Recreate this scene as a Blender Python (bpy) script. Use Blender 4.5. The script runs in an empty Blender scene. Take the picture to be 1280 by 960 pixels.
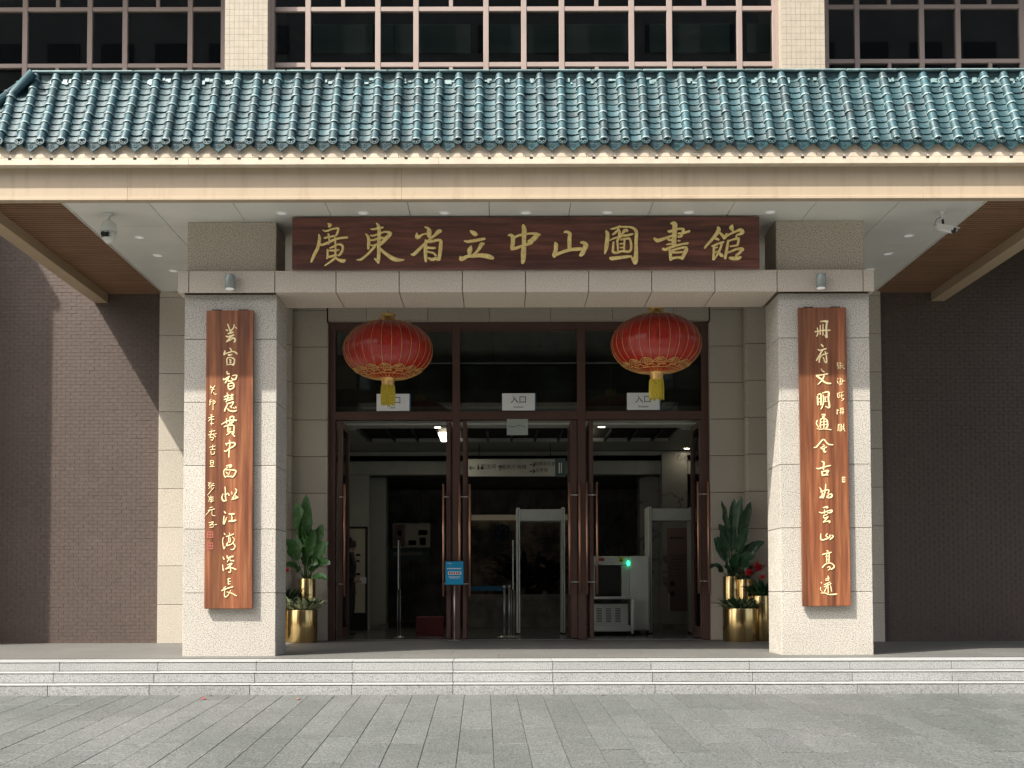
import bpy, bmesh, math, random
from mathutils import Vector, Matrix
C = bpy.context.scene.collection
R = math.radians
random.seed(7)

# ---------------------------------------------------------------- camera
F = 1500.0; CX, CY = 625.0, 687.0; CAMZ = 0.76
PITCH, ROLL = R(2.1), R(-0.13)
cam_d = bpy.data.cameras.new('camera'); cam = bpy.data.objects.new('camera', cam_d); C.objects.link(cam)
cam_d.sensor_fit = 'HORIZONTAL'; cam_d.sensor_width = 36.0; cam_d.lens = F / 1280 * 36
cam_d.shift_x = (640 - CX) / 1280; cam_d.shift_y = (CY - 480) / 1280
cam_d.clip_end = 500; cam_d.clip_start = 0.1
RM = Matrix.Rotation(R(90) + PITCH, 3, 'X') @ Matrix.Rotation(ROLL, 3, 'Z')
cam.matrix_world = Matrix.Translation((0, 0, CAMZ)) @ RM.to_4x4()
bpy.context.scene.camera = cam

# ---------------------------------------------------------------- light
SX, SY, SZ = 1.3, 1.0, -2.2
world = bpy.data.worlds.new('World'); bpy.context.scene.world = world; world.use_nodes = True
wn = world.node_tree.nodes; wl = world.node_tree.links
bg = wn['Background']; sky = wn.new('ShaderNodeTexSky'); sky.sky_type = 'NISHITA'; sky.sun_disc = False
sky.sun_elevation = math.atan2(-SZ, math.hypot(SX, SY)); sky.sun_rotation = math.atan2(-SX, -SY) % (2 * math.pi)
sky.dust_density = 5.0; sky.air_density = 1.0; sky.ozone_density = 1.0
hazy = wn.new('ShaderNodeHueSaturation'); hazy.inputs['Saturation'].default_value = 0.55   # thin city haze pales the blue
wl.new(sky.outputs[0], hazy.inputs['Color']); wl.new(hazy.outputs[0], bg.inputs[0]); bg.inputs[1].default_value = 0.15
sun_d = bpy.data.lights.new('sun', 'SUN'); sun_d.energy = 4.3; sun_d.angle = R(0.7); sun_d.color = (1.0, 0.945, 0.86)
sun = bpy.data.objects.new('sun', sun_d); C.objects.link(sun)
sun.rotation_euler = Vector((SX, SY, SZ)).to_track_quat('-Z', 'Y').to_euler()
sc = bpy.context.scene
sc.view_settings.view_transform = 'Standard'; sc.view_settings.look = 'None'
sc.view_settings.exposure = 1.0; sc.view_settings.gamma = 1.0
sc.cycles.max_bounces = 8; sc.cycles.diffuse_bounces = 4; sc.cycles.transparent_max_bounces = 12

# a photograph position (1280x960) turned into a point on the plane y = D
def at(px, py, D):
    r = RM @ Vector(((px - CX) / F, (CY - py) / F, -1.0))
    t = D / r.y
    return t * r.x, CAMZ + t * r.z
def PX(px, py, D): return at(px, py, D)[0]
def PZ(px, py, D): return at(px, py, D)[1]

# ---------------------------------------------------------------- materials
MATS = {}
def new_mat(name):
    m = bpy.data.materials.new(name); m.use_nodes = True
    MATS[name] = m
    return m, m.node_tree.nodes, m.node_tree.links, m.node_tree.nodes['Principled BSDF']
def rgb(c): return (c[0], c[1], c[2], 1)
def N(nt, t, **k):
    n = nt.new(t)
    for a, b in k.items(): setattr(n, a, b)
    return n
def coords(n, l, scale=(1, 1, 1), kind='world'):
    if kind == 'world':
        g = n.new('ShaderNodeNewGeometry'); src = g.outputs['Position']
    else:
        g = n.new('ShaderNodeTexCoord'); src = g.outputs['Object']
    mp = n.new('ShaderNodeMapping'); mp.inputs['Scale'].default_value = scale
    l.new(src, mp.inputs['Vector']); return mp.outputs[0]
def noise(n, l, vec, scale, detail=3, rough=0.6):
    t = n.new('ShaderNodeTexNoise'); t.inputs['Scale'].default_value = scale
    t.inputs['Detail'].default_value = detail; t.inputs['Roughness'].default_value = rough
    l.new(vec, t.inputs['Vector']); return t.outputs['Fac']
def ramp(n, l, fac, stops):
    r = n.new('ShaderNodeValToRGB'); e = r.color_ramp.elements
    while len(e) < len(stops): e.new(0.5)
    for k, (p, c) in enumerate(stops):
        e[k].position = p; e[k].color = rgb(c) if not isinstance(c, (int, float)) else (c, c, c, 1)
    l.new(fac, r.inputs[0]); return r.outputs[0]
def mix(n, l, a, b, fac, mode='MIX'):
    m = n.new('ShaderNodeMixRGB'); m.blend_type = mode
    for s, v in ((m.inputs[1], a), (m.inputs[2], b)):
        if isinstance(v, tuple): s.default_value = rgb(v)
        else: l.new(v, s)
    if isinstance(fac, (int, float)): m.inputs[0].default_value = fac
    else: l.new(fac, m.inputs[0])
    return m.outputs[0]
def bump(n, l, p, h, strength=0.3, dist=0.01):
    b = n.new('ShaderNodeBump'); b.inputs['Strength'].default_value = strength; b.inputs['Distance'].default_value = dist
    l.new(h, b.inputs['Height']); l.new(b.outputs[0], p.inputs['Normal'])
def vary(n, l, col, amt=0.1):
    """each object a little lighter or darker, as separately cut or fired pieces are"""
    oi = n.new('ShaderNodeObjectInfo'); mr = n.new('ShaderNodeMapRange')
    mr.inputs[3].default_value = 1 - amt; mr.inputs[4].default_value = 1 + amt
    l.new(oi.outputs['Random'], mr.inputs[0])
    v = n.new('ShaderNodeVectorMath'); v.operation = 'SCALE'
    l.new(col, v.inputs[0]); l.new(mr.outputs[0], v.inputs['Scale']); return v.outputs[0]
def plain(name, col, rough=0.5, metal=0.0, amt=0.04, coat=0.0, nscale=3.0, var=0.03, stretch=(1, 1, 1)):
    m, n, l, p = new_mat(name)
    v = coords(n, l, stretch)
    f = noise(n, l, v, nscale, 4)
    d = tuple(c * (1 - 2 * amt) for c in col); b = tuple(min(1, c * (1 + 2 * amt)) for c in col)
    c = ramp(n, l, f, [(0.3, d), (0.7, b)])
    l.new(vary(n, l, c, var), p.inputs['Base Color'])
    p.inputs['Roughness'].default_value = rough; p.inputs['Metallic'].default_value = metal
    p.inputs['Coat Weight'].default_value = coat
    return m
def granite(name, light, dark, spot, scale=70, rough=0.75, amt=0.05, stain=0.12, rust=0.0):
    m, n, l, p = new_mat(name)
    v = coords(n, l)
    f = noise(n, l, v, scale, 2, 0.7)
    c = ramp(n, l, f, [(0.36, spot), (0.47, dark), (0.58, light)])
    f2 = noise(n, l, v, 0.9, 5, 0.65)
    st = ramp(n, l, f2, [(0.3, 1 - stain), (0.7, 1.0)])
    c = mix(n, l, c, st, 1.0, 'MULTIPLY')
    if rust:
        f3 = noise(n, l, coords(n, l, (5, 5, 1.6)), 1.4, 6, 0.75)
        c = mix(n, l, c, (0.40, 0.24, 0.12), ramp(n, l, f3, [(0.58, 0.0), (0.80, rust)]))
        f4 = noise(n, l, v, 22, 2, 0.8)
        c = mix(n, l, c, (0.22, 0.12, 0.06), ramp(n, l, f4, [(0.70, 0.0), (0.78, rust)]))
    l.new(vary(n, l, c, amt), p.inputs['Base Color'])
    p.inputs['Roughness'].default_value = rough
    bump(n, l, p, f, 0.15, 0.003)
    return m
granite('column_granite', (0.56, 0.53, 0.47), (0.46, 0.425, 0.365), (0.17, 0.145, 0.115), 75, 0.7, 0.06, 0.16, 0.35)
granite('wall_granite', (0.55, 0.50, 0.42), (0.45, 0.40, 0.325), (0.24, 0.205, 0.15), 90, 0.7, 0.05, 0.10)
granite('beam_granite', (0.64, 0.56, 0.475), (0.54, 0.465, 0.385), (0.31, 0.25, 0.19), 90, 0.7, 0.03, 0.08)
granite('block_granite', (0.64, 0.575, 0.475), (0.50, 0.44, 0.355), (0.22, 0.19, 0.14), 70, 0.8, 0.03, 0.08)
granite('step_granite', (0.35, 0.355, 0.34), (0.275, 0.28, 0.27), (0.15, 0.155, 0.15), 85, 0.65, 0.08, 0.15)
granite('nosing_granite', (0.34, 0.345, 0.335), (0.29, 0.295, 0.285), (0.20, 0.205, 0.20), 120, 0.55, 0.05, 0.10)
granite('platform_granite', (0.125, 0.123, 0.113), (0.105, 0.103, 0.094), (0.07, 0.07, 0.063), 60, 0.6, 0.05, 0.15)
granite('grout', (0.26, 0.185, 0.115), (0.20, 0.14, 0.09), (0.12, 0.085, 0.055), 40, 0.9, 0.0)
# paving: grey-green stone with faint lengthwise tooling and stains
m, n, l, p = new_mat('paver_stone')
v = coords(n, l, (1, .55, 1)); f = noise(n, l, v, 62, 2, 0.8)
c = ramp(n, l, f, [(0.34, (0.035, 0.037, 0.036)), (0.5, (0.094, 0.099, 0.096)), (0.66, (0.155, 0.161, 0.156))])
g = noise(n, l, coords(n, l, (1.2, 9, 1)), 3.2, 5, 0.7)
c = mix(n, l, c, ramp(n, l, g, [(0.3, 0.80), (0.65, 1.06)]), 1.0, 'MULTIPLY')
g2 = noise(n, l, v, 0.55, 5, 0.7)
c = mix(n, l, c, ramp(n, l, g2, [(0.34, (0.74, 0.79, 0.72)), (0.64, (1.06, 1.05, 1.04))]), 1.0, 'MULTIPLY')
l.new(vary(n, l, c, 0.11), p.inputs['Base Color']); p.inputs['Roughness'].default_value = 0.72
bump(n, l, p, f, 0.25, 0.003)
plain('joint_dirt', (0.03, 0.03, 0.027), 0.9, 0, 0.2, 0, 5)
# brown tile brick
m, n, l, p = new_mat('brown_brick')
v = coords(n, l); f = noise(n, l, v, 25, 3)
c = ramp(n, l, f, [(0.3, (0.072, 0.050, 0.040)), (0.7, (0.102, 0.072, 0.058))])
g = noise(n, l, v, 0.7, 4)
c = mix(n, l, c, ramp(n, l, g, [(0.35, 0.88), (0.7, 1.08)]), 1.0, 'MULTIPLY')
l.new(vary(n, l, c, 0.07), p.inputs['Base Color']); p.inputs['Roughness'].default_value = 0.6
bump(n, l, p, f, 0.3, 0.003)
plain('brick_mortar', (0.075, 0.053, 0.044), 0.9, 0, 0.15, 0, 8)
# glazed roof tiles
def glaze(name, deep, mid, pale, rough=0.48):
    m, n, l, p = new_mat(name)
    v = coords(n, l)
    f = noise(n, l, v, 14, 6, 0.72)
    c = ramp(n, l, f, [(0.30, deep), (0.52, mid), (0.66, mid), (0.80, pale)])
    g = noise(n, l, v, 3.0, 4, 0.7)
    c = mix(n, l, c, ramp(n, l, g, [(0.35, 0.72), (0.65, 1.15)]), 1.0, 'MULTIPLY')
    w_ = noise(n, l, coords(n, l, (9, 3, 1.6)), 4.0, 5, 0.75)
    c = mix(n, l, c, pale, ramp(n, l, w_, [(0.64, 0.0), (0.80, 0.7)]))
    l.new(vary(n, l, c, 0.30), p.inputs['Base Color'])
    rr = ramp(n, l, f, [(0.3, rough * 0.8), (0.8, rough * 1.9)])
    l.new(rr, p.inputs['Roughness']); p.inputs['Coat Weight'].default_value = 0.12
    p.inputs['Coat Roughness'].default_value = 0.25
    bump(n, l, p, f, 0.35, 0.006)
glaze('tile_glaze', (0.005, 0.028, 0.034), (0.010, 0.050, 0.060), (0.11, 0.17, 0.18))
glaze('pan_glaze', (0.009, 0.038, 0.044), (0.020, 0.060, 0.068), (0.18, 0.23, 0.22), 0.35)
glaze('tile_lip', (0.08, 0.16, 0.165), (0.18, 0.26, 0.26), (0.36, 0.40, 0.37), 0.4)
glaze('ridge_glaze', (0.006, 0.022, 0.026), (0.011, 0.038, 0.042), (0.035, 0.075, 0.075), 0.3)
plain('cream_plaster', (0.54, 0.465, 0.36), 0.6, 0, 0.06, 0, 5)
def streaky(name, a, b, rough, st):
    m, n, l, p = new_mat(name)
    f = noise(n, l, coords(n, l, (1, 1, .4)), 1.3, 5, 0.6)
    c = ramp(n, l, f, [(0.3, a), (0.7, b)])
    g = noise(n, l, coords(n, l, st), 2.2, 5, 0.7)
    c = mix(n, l, c, (0.80, 0.77, 0.72), ramp(n, l, g, [(0.50, 0.0), (0.78, 0.85)]), 'MULTIPLY')
    l.new(vary(n, l, c, 0.015), p.inputs['Base Color']); p.inputs['Roughness'].default_value = rough
streaky('cream_panel', (0.42, 0.335, 0.235), (0.47, 0.375, 0.265), 0.42, (3.2, 3.2, .3))
plain('ceiling_panel', (0.76, 0.755, 0.70), 0.35, 0.1, 0.03, 0, 0.9, 0.03)
plain('beam_cladding', (0.42, 0.32, 0.21), 0.45, 0, 0.03, 0, 1.2)
plain('bronze_slat', (0.24, 0.135, 0.075), 0.5, 0.1, 0.06, 0, 2, 0.08)
plain('dark_void', (0.012, 0.011, 0.010), 0.9)
# board woods
def wood(name, a, b, cc, stretch, scale=3.0, rough=0.42, coat=0.15):
    m, n, l, p = new_mat(name)
    v = coords(n, l, stretch)
    f = noise(n, l, v, scale, 8, 0.62)
    c = ramp(n, l, f, [(0.30, a), (0.5, b), (0.72, cc)])
    g = noise(n, l, coords(n, l, tuple(s * 0.3 for s in stretch)), scale, 3, 0.6)
    c = mix(n, l, c, ramp(n, l, g, [(0.36, 0.60), (0.62, 1.18)]), 1.0, 'MULTIPLY')
    l.new(c, p.inputs['Base Color']); p.inputs['Roughness'].default_value = rough
    p.inputs['Coat Weight'].default_value = coat; bump(n, l, p, f, 0.12, 0.004)
wood('sign_wood', (0.078, 0.028, 0.020), (0.130, 0.046, 0.033), (0.19, 0.075, 0.050), (0.7, 1, 9), 3.0, 0.5, 0.08)
wood('plaque_wood', (0.12, 0.036, 0.017), (0.21, 0.072, 0.030), (0.34, 0.145, 0.060), (9, 1, 0.45), 2.2, 0.42, 0.2)
plain('gold_leaf', (1.0, 0.68, 0.28), 0.5, 0.0, 0.12, 0, 25)
plain('pale_gold', (0.88, 0.72, 0.40), 0.45, 0.1, 0.08, 0, 30)
plain('seal_red', (0.36, 0.10, 0.07), 0.6)
plain('door_bronze', (0.105, 0.055, 0.044), 0.42, 0.25, 0.06, 0, 2)
plain('copper', (0.62, 0.33, 0.22), 0.3, 0.75, 0.05)
plain('steel', (0.55, 0.56, 0.56), 0.28, 0.9, 0.05)
plain('dark_metal', (0.03, 0.03, 0.032), 0.45, 0.4)
plain('window_frame', (0.34, 0.27, 0.235), 0.42, 0.15, 0.03, 0, 2)
m, n, l, p = new_mat('mosaic_tile')
v = coords(n, l); f = noise(n, l, v, 8, 3)
l.new(vary(n, l, ramp(n, l, f, [(0.3, (0.37, 0.325, 0.255)), (0.7, (0.43, 0.38, 0.30))]), 0.05), p.inputs['Base Color']); p.inputs['Roughness'].default_value = 0.4
plain('mosaic_grout', (0.33, 0.29, 0.225), 0.9)
def glass(name, tint, refl_rough=0.0, ior=1.45, boost=1.0):
    m, n, l, p = new_mat(name); n.remove(p)
    out = n['Material Output']
    tr = n.new('ShaderNodeBsdfTransparent'); tr.inputs[0].default_value = rgb(tint)
    gl = n.new('ShaderNodeBsdfGlossy'); gl.inputs['Roughness'].default_value = refl_rough
    fr = n.new('ShaderNodeFresnel'); fr.inputs[0].default_value = ior
    mm = n.new('ShaderNodeMath'); mm.operation = 'MULTIPLY'; mm.inputs[1].default_value = boost; mm.use_clamp = True
    l.new(fr.outputs[0], mm.inputs[0])
    mx = n.new('ShaderNodeMixShader'); l.new(mm.outputs[0], mx.inputs[0]); l.new(tr.outputs[0], mx.inputs[1]); l.new(gl.outputs[0], mx.inputs[2])
    l.new(mx.outputs[0], out.inputs[0])
    return m
glass('clear_glass', (0.80, 0.84, 0.83), 0.0, 1.45, 1.0)
glass('dark_glass', (0.55, 0.60, 0.58), 0.0, 1.5, 2.0)
glass('leaf_glass', (0.88, 0.91, 0.90), 0.0, 1.4, 0.8)
plain('frosted_plate', (0.36, 0.40, 0.36), 0.35)
plain('white_plate', (0.80, 0.81, 0.80), 0.4)
plain('blue_edge', (0.01, 0.10, 0.20), 0.4)
plain('black_ink', (0.012, 0.012, 0.012), 0.6)
plain('white_ink', (0.75, 0.78, 0.80), 0.6)
plain('notice_blue', (0.0, 0.27, 0.50), 0.4)
plain('belt_blue', (0.0, 0.10, 0.21), 0.6)
# marble
m, n, l, p = new_mat('marble')
v = coords(n, l); w = noise(n, l, v, 0.8, 4, 0.6)
c = ramp(n, l, w, [(0.40, (0.34, 0.35, 0.33)), (0.485, (0.31, 0.32, 0.30)), (0.50, (0.15, 0.15, 0.15)), (0.512, (0.32, 0.32, 0.30)), (0.7, (0.37, 0.38, 0.36))])
l.new(c, p.inputs['Base Color']); p.inputs['Roughness'].default_value = 0.25
plain('hall_white', (0.78, 0.78, 0.72), 0.5)
plain('hall_plaster', (0.42, 0.43, 0.40), 0.7, 0, 0.04)
plain('hall_dark', (0.24, 0.23, 0.225), 0.7, 0, 0.2)
plain('hall_floor', (0.13, 0.135, 0.135), 0.22, 0, 0.1)
plain('grey_equipment', (0.62, 0.65, 0.61), 0.4, 0.1)
plain('light_equipment', (0.76, 0.79, 0.74), 0.35, 0.1)
plain('poster_cream', (0.50, 0.48, 0.40), 0.6)
plain('poster_pink', (0.20, 0.125, 0.115), 0.6)
plain('poster_teal', (0.035, 0.075, 0.085), 0.6)
plain('pedestal_red', (0.22, 0.04, 0.04), 0.5)
plain('warning_yellow', (0.75, 0.60, 0.03), 0.5)
plain('label_red', (0.40, 0.06, 0.05), 0.6)
m, n, l, p = new_mat('mural')
v = coords(n, l); w = noise(n, l, v, 1.6, 9, 0.7)
c = ramp(n, l, w, [(0.38, (0.04, 0.042, 0.044)), (0.47, (0.20, 0.16, 0.11)), (0.56, (0.42, 0.33, 0.24)), (0.68, (0.60, 0.52, 0.44))])
l.new(c, p.inputs['Base Color']); p.inputs['Roughness'].default_value = 0.5
def emit(name, col, s):
    m, n, l, p = new_mat(name)
    p.inputs['Base Color'].default_value = rgb(col); p.inputs['Emission Color'].default_value = rgb(col)
    p.inputs['Emission Strength'].default_value = s
emit('lamp_warm', (1.0, 0.86, 0.62), 30.0); emit('lamp_panel', (1.0, 0.90, 0.66), 5.0); emit('cove_strip', (0.5, 0.42, 0.28), 0.06); emit('lamp_green', (0.05, 1.0, 0.45), 1.3)
emit('lens_glow', (0.8, 0.8, 0.77), 0.10)  # faint glow added to the lenses in place of bright reflections
# lantern silk
m, n, l, p = new_mat('lantern_silk')
v = coords(n, l, (1, 1, 1)); f = noise(n, l, coords(n, l, (6, 6, 1.0)), 5, 5, 0.7)
c = ramp(n, l, f, [(0.3, (0.22, 0.006, 0.003)), (0.6, (0.39, 0.013, 0.006)), (0.8, (0.52, 0.035, 0.012))])
l.new(c, p.inputs['Base Color']); p.inputs['Roughness'].default_value = 0.27; p.inputs['Sheen Weight'].default_value = 0.0; p.inputs['Coat Weight'].default_value = 0.15; p.inputs['Coat Roughness'].default_value = 0.3
p.inputs['Sheen Tint'].default_value = (1, 0.35, 0.25, 1); p.inputs['Anisotropic'].default_value = 0.6
bump(n, l, p, f, 0.25, 0.02)
plain('lantern_gold', (0.75, 0.46, 0.16), 0.35, 0.55, 0.15, 0, 30)
plain('tassel_yellow', (0.52, 0.40, 0.03), 0.6, 0, 0.15, 0, 60)
# brass planters
m, n, l, p = new_mat('brass')
f = noise(n, l, coords(n, l, (40, 40, 0.3)), 1.0, 3, 0.6)
l.new(ramp(n, l, f, [(0.3, (0.50, 0.34, 0.13)), (0.7, (0.78, 0.58, 0.27))]), p.inputs['Base Color'])
p.inputs['Metallic'].default_value = 1.0; p.inputs['Roughness'].default_value = 0.22
plain('soil', (0.03, 0.022, 0.015), 0.95)
def leafmat(name, a, b, rough=0.38):
    m, n, l, p = new_mat(name)
    f = noise(n, l, coords(n, l, (1, 1, 1)), 16, 4, 0.6)
    l.new(vary(n, l, ramp(n, l, f, [(0.3, a), (0.7, b)]), 0.25), p.inputs['Base Color'])
    p.inputs['Roughness'].default_value = rough; p.inputs['Coat Weight'].default_value = 0.1
leafmat('broad_leaf', (0.030, 0.095, 0.022), (0.07, 0.17, 0.045))
leafmat('dark_leaf', (0.014, 0.045, 0.018), (0.03, 0.085, 0.03))
leafmat('pale_leaf', (0.44, 0.50, 0.24), (0.66, 0.70, 0.42))
leafmat('leaf_stem', (0.07, 0.12, 0.03), (0.12, 0.18, 0.05))
leafmat('red_petal', (0.42, 0.008, 0.02), (0.65, 0.02, 0.03))
plain('skin', (0.42, 0.27, 0.20), 0.55); plain('suit', (0.012, 0.012, 0.015), 0.8); plain('hair', (0.008, 0.007, 0.007), 0.5)
plain('trouser', (0.015, 0.015, 0.018), 0.8); plain('camera_white', (0.62, 0.63, 0.60), 0.35); plain('lamp_grey', (0.28, 0.31, 0.30), 0.4, 0.3)
plain('facade_stone', (0.20, 0.185, 0.17), 0.8, 0, 0.1, 0, 0.4); plain('facade_glass', (0.012, 0.014, 0.016), 0.3)
plain('reflection_panel', (0.55, 0.66, 0.60), 0.7)  # pale green for the painted window reflections
plain('roof_felt', (0.12, 0.12, 0.115), 0.9)

# ---------------------------------------------------------------- builders
class MB:
    def __init__(s): s.v = []; s.f = []; s.mi = []; s.sm = []
    def add(s, vs, fs, mi=0, smooth=False):
        o = len(s.v); s.v += [tuple(v) for v in vs]
        for f in fs: s.f.append(tuple(i + o for i in f)); s.mi.append(mi); s.sm.append(smooth)
    def box(s, x0, x1, y0, y1, z0, z1, mi=0, M=None):
        vs = [Vector((x, y, z)) for z in (z0, z1) for y in (y0, y1) for x in (x0, x1)]
        if M is not None: vs = [M @ v for v in vs]
        s.add(vs, [(0, 2, 3, 1), (4, 5, 7, 6), (0, 1, 5, 4), (2, 6, 7, 3), (0, 4, 6, 2), (1, 3, 7, 5)], mi)
    def prism(s, pts, d0, d1, plane='xz', mi=0):
        """outline pts extruded between d0 and d1 along the third axis"""
        def q(a, b, d): return {'xz': (a, d, b), 'yz': (d, a, b), 'xy': (a, b, d)}[plane]
        k = len(pts); vs = [q(a, b, d0) for a, b in pts] + [q(a, b, d1) for a, b in pts]
        s.add(vs, [tuple(range(k)), tuple(range(2 * k - 1, k - 1, -1))] + [(i, i + k, (i + 1) % k + k, (i + 1) % k) for i in range(k)], mi)
    def lathe(s, prof, cx=0, cy=0, seg=24, mi=0, smooth=True, wob=None):
        vs = []; k = len(prof)
        for j in range(seg):
            a = 2 * math.pi * j / seg
            for (r, z) in prof:
                rr = r * (wob(a, z) if wob else 1)
                vs.append((cx + rr * math.cos(a), cy + rr * math.sin(a), z))
        fs = []
        for j in range(seg):
            j2 = (j + 1) % seg
            for i in range(k - 1): fs.append((j * k + i, j2 * k + i, j2 * k + i + 1, j * k + i + 1))
        s.add(vs, fs, mi, smooth)
    def tube(s, pts, rad, seg=8, mi=0, cap=True, smooth=True):
        pts = [Vector(p) for p in pts]; n_ = len(pts)
        if not isinstance(rad, (list, tuple)): rad = [rad] * n_
        vs = []; up = Vector((0, 0, 1)); prev = None
        for i, p in enumerate(pts):
            t = (pts[min(i + 1, n_ - 1)] - pts[max(i - 1, 0)]).normalized()
            if prev is None:
                a = t.cross(up) if abs(t.z) < 0.95 else t.cross(Vector((1, 0, 0)))
            else: a = prev - t * prev.dot(t)
            a.normalize(); prev = a; b = t.cross(a)
            for j in range(seg):
                th = 2 * math.pi * j / seg
                vs.append(p + (a * math.cos(th) + b * math.sin(th)) * rad[i])
        fs = [(i * seg + j, i * seg + (j + 1) % seg, (i + 1) * seg + (j + 1) % seg, (i + 1) * seg + j) for i in range(n_ - 1) for j in range(seg)]
        if cap: fs += [tuple(range(seg - 1, -1, -1)), tuple((n_ - 1) * seg + j for j in range(seg))]
        s.add(vs, fs, mi, smooth)
    def mesh(s, name, mats):
        me = bpy.data.meshes.new(name); me.from_pydata(s.v, [], s.f)
        for m_ in (mats if isinstance(mats, (list, tuple)) else [mats]): me.materials.append(MATS[m_])
        me.polygons.foreach_set('material_index', s.mi); me.polygons.foreach_set('use_smooth', s.sm)
        me.update()
        bm = bmesh.new(); bm.from_mesh(me); bmesh.ops.recalc_face_normals(bm, faces=bm.faces); bm.to_mesh(me); bm.free()
        return me
    def build(s, name, mats, parent=None, loc=None):
        return link(name, s.mesh(name, mats), parent, loc)
def link(name, me, parent=None, loc=None, M=None):
    o = bpy.data.objects.new(name, me); C.objects.link(o)
    if loc is not None: o.location = loc
    if M is not None: o.matrix_basis = M
    if parent is not None: o.parent = parent; 
    if parent is not None and parent.matrix_basis != Matrix.Identity(4): o.matrix_parent_inverse = parent.matrix_basis.inverted()
    return o
def tag(o, label=None, cat=None, group=None, kind=None):
    if label: o['label'] = label
    if cat: o['category'] = cat
    if group: o['group'] = group
    if kind: o['kind'] = kind
    return o
def thing(name, label, cat, loc=(0, 0, 0), group=None):
    o = bpy.data.objects.new(name, None); C.objects.link(o); o.location = loc; o.empty_display_size = 0.1
    o.matrix_basis = Matrix.Translation(loc)
    return tag(o, label, cat, group)
BOXC = {}
def box(name, x0, x1, y0, y1, z0, z1, m_, parent=None, bev=0.0):
    dx, dy, dz = x1 - x0, y1 - y0, z1 - z0
    key = (round(dx, 4), round(dy, 4), round(dz, 4), m_, bev)
    if key not in BOXC:
        b = MB(); b.box(-dx / 2, dx / 2, -dy / 2, dy / 2, -dz / 2, dz / 2); me = b.mesh(name, m_)
        if bev:
            bm = bmesh.new(); bm.from_mesh(me)
            bmesh.ops.bevel(bm, geom=list(bm.edges), offset=min(bev, dx / 3, dy / 3, dz / 3), segments=1, affect='EDGES')
            bm.to_mesh(me); bm.free()
        BOXC[key] = me
    return link(name, BOXC[key], parent, ((x0 + x1) / 2, (y0 + y1) / 2, (z0 + z1) / 2))
def struct(o): o['kind'] = 'structure'; return o
def copy_tree(o, parent=None):
    c = o.copy(); C.objects.link(c)
    if parent is not None: c.parent = parent
    for ch in list(o.children): copy_tree(ch, c)
    return c
DG = bpy.context.evaluated_depsgraph_get
def text(name, s, size, x, y, z, m_, parent, ext=0.002, rot=(R(90), 0, 0), align='CENTER'):
    cu = bpy.data.curves.new('t', 'FONT'); cu.body = s; cu.size = size; cu.extrude = ext
    cu.align_x = align; cu.align_y = 'CENTER'; cu.resolution_u = 2
    o = bpy.data.objects.new('t', cu); C.objects.link(o); bpy.context.view_layer.update()
    me = bpy.data.meshes.new_from_object(o.evaluated_get(DG())); C.objects.unlink(o)
    bpy.data.objects.remove(o); bpy.data.curves.remove(cu)
    me.name = name; me.materials.clear(); me.materials.append(MATS[m_])
    r = link(name, me, None, (x, y, z)); r.rotation_euler = rot
    if parent is not None:
        r.parent = parent; r.matrix_parent_inverse = parent.matrix_basis.inverted()
    return r
def spline(pts, sub=4):
    """Catmull-Rom through (x, z, w) points"""
    if len(pts) < 3: 
        return [tuple(a + (b - a) * t / 4 for a, b in zip(pts[0], pts[-1])) for t in range(5)]
    P = [pts[0]] + list(pts) + [pts[-1]]; out = []
    for i in range(1, len(P) - 2):
        for k in range(sub):
            t = k / sub
            out.append(tuple(0.5 * ((2 * P[i][j]) + (-P[i - 1][j] + P[i + 1][j]) * t + (2 * P[i - 1][j] - 5 * P[i][j] + 4 * P[i + 1][j] - P[i + 2][j]) * t * t + (-P[i - 1][j] + 3 * P[i][j] - 3 * P[i + 1][j] + P[i + 2][j]) * t ** 3) for j in range(3)))
    out.append(pts[-1]); return out
def brush(mb, pts, y, h, jitter):
    """one brush stroke in relief on a board face at depth y (towards the viewer is -y)"""
    sp = spline(pts)
    # round the two ends
    def ext(a, b):
        dx, dz = a[0] - b[0], a[1] - b[1]; d = math.hypot(dx, dz) or 1e-6
        return (a[0] + dx / d * a[2] * 0.32, a[1] + dz / d * a[2] * 0.32, a[2] * 0.45)
    sp = [ext(sp[0], sp[1])] + sp + [ext(sp[-1], sp[-2])]
    vs = []; k = len(sp)
    for i, (x, z, w) in enumerate(sp):
        a, b = sp[max(i - 1, 0)], sp[min(i + 1, k - 1)]
        tx, tz = b[0] - a[0], b[1] - a[1]; d = math.hypot(tx, tz) or 1e-6; nx, nz = -tz / d, tx / d
        w = max(w, 0.003) / 2
        hh = h * (0.75 + 0.35 * min(1, w / 0.018)) + jitter
        for q, e in ((-1, 0.002), (-0.78, -hh * 0.8), (0, -hh), (0.78, -hh * 0.8), (1, 0.002)):
            vs.append((x + nx * w * q, y + e, z + nz * w * q))
    fs = [(i * 5 + j, i * 5 + j + 1, (i + 1) * 5 + j + 1, (i + 1) * 5 + j) for i in range(k - 1) for j in range(4)]
    fs += [(0, 1, 2, 3, 4), tuple((k - 1) * 5 + j for j in (4, 3, 2, 1, 0))]
    mb.add(vs, fs, 0, False)
def glyph(strokes, ox, oy, sc_, D, h, name, m_, parent, wmul=1.0):
    mb = MB()
    for q, s in enumerate(strokes.split(';')):
        pts = []; w = 30.0
        for tok in s.split():
            a = [float(t) for t in tok.split(',')]
            if len(a) > 2: w = a[2]
            x, z = at(ox + a[0] / sc_, oy + a[1] / sc_, D)
            pts.append((x, z, w / sc_ * D / F * wmul))
        if len(pts) == 1: pts.append((pts[0][0] + 0.005, pts[0][1], pts[0][2]))
        if pts: brush(mb, pts, D, h, 0.0006 * (q % 5))
    return mb.build(name, m_, parent)
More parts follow.
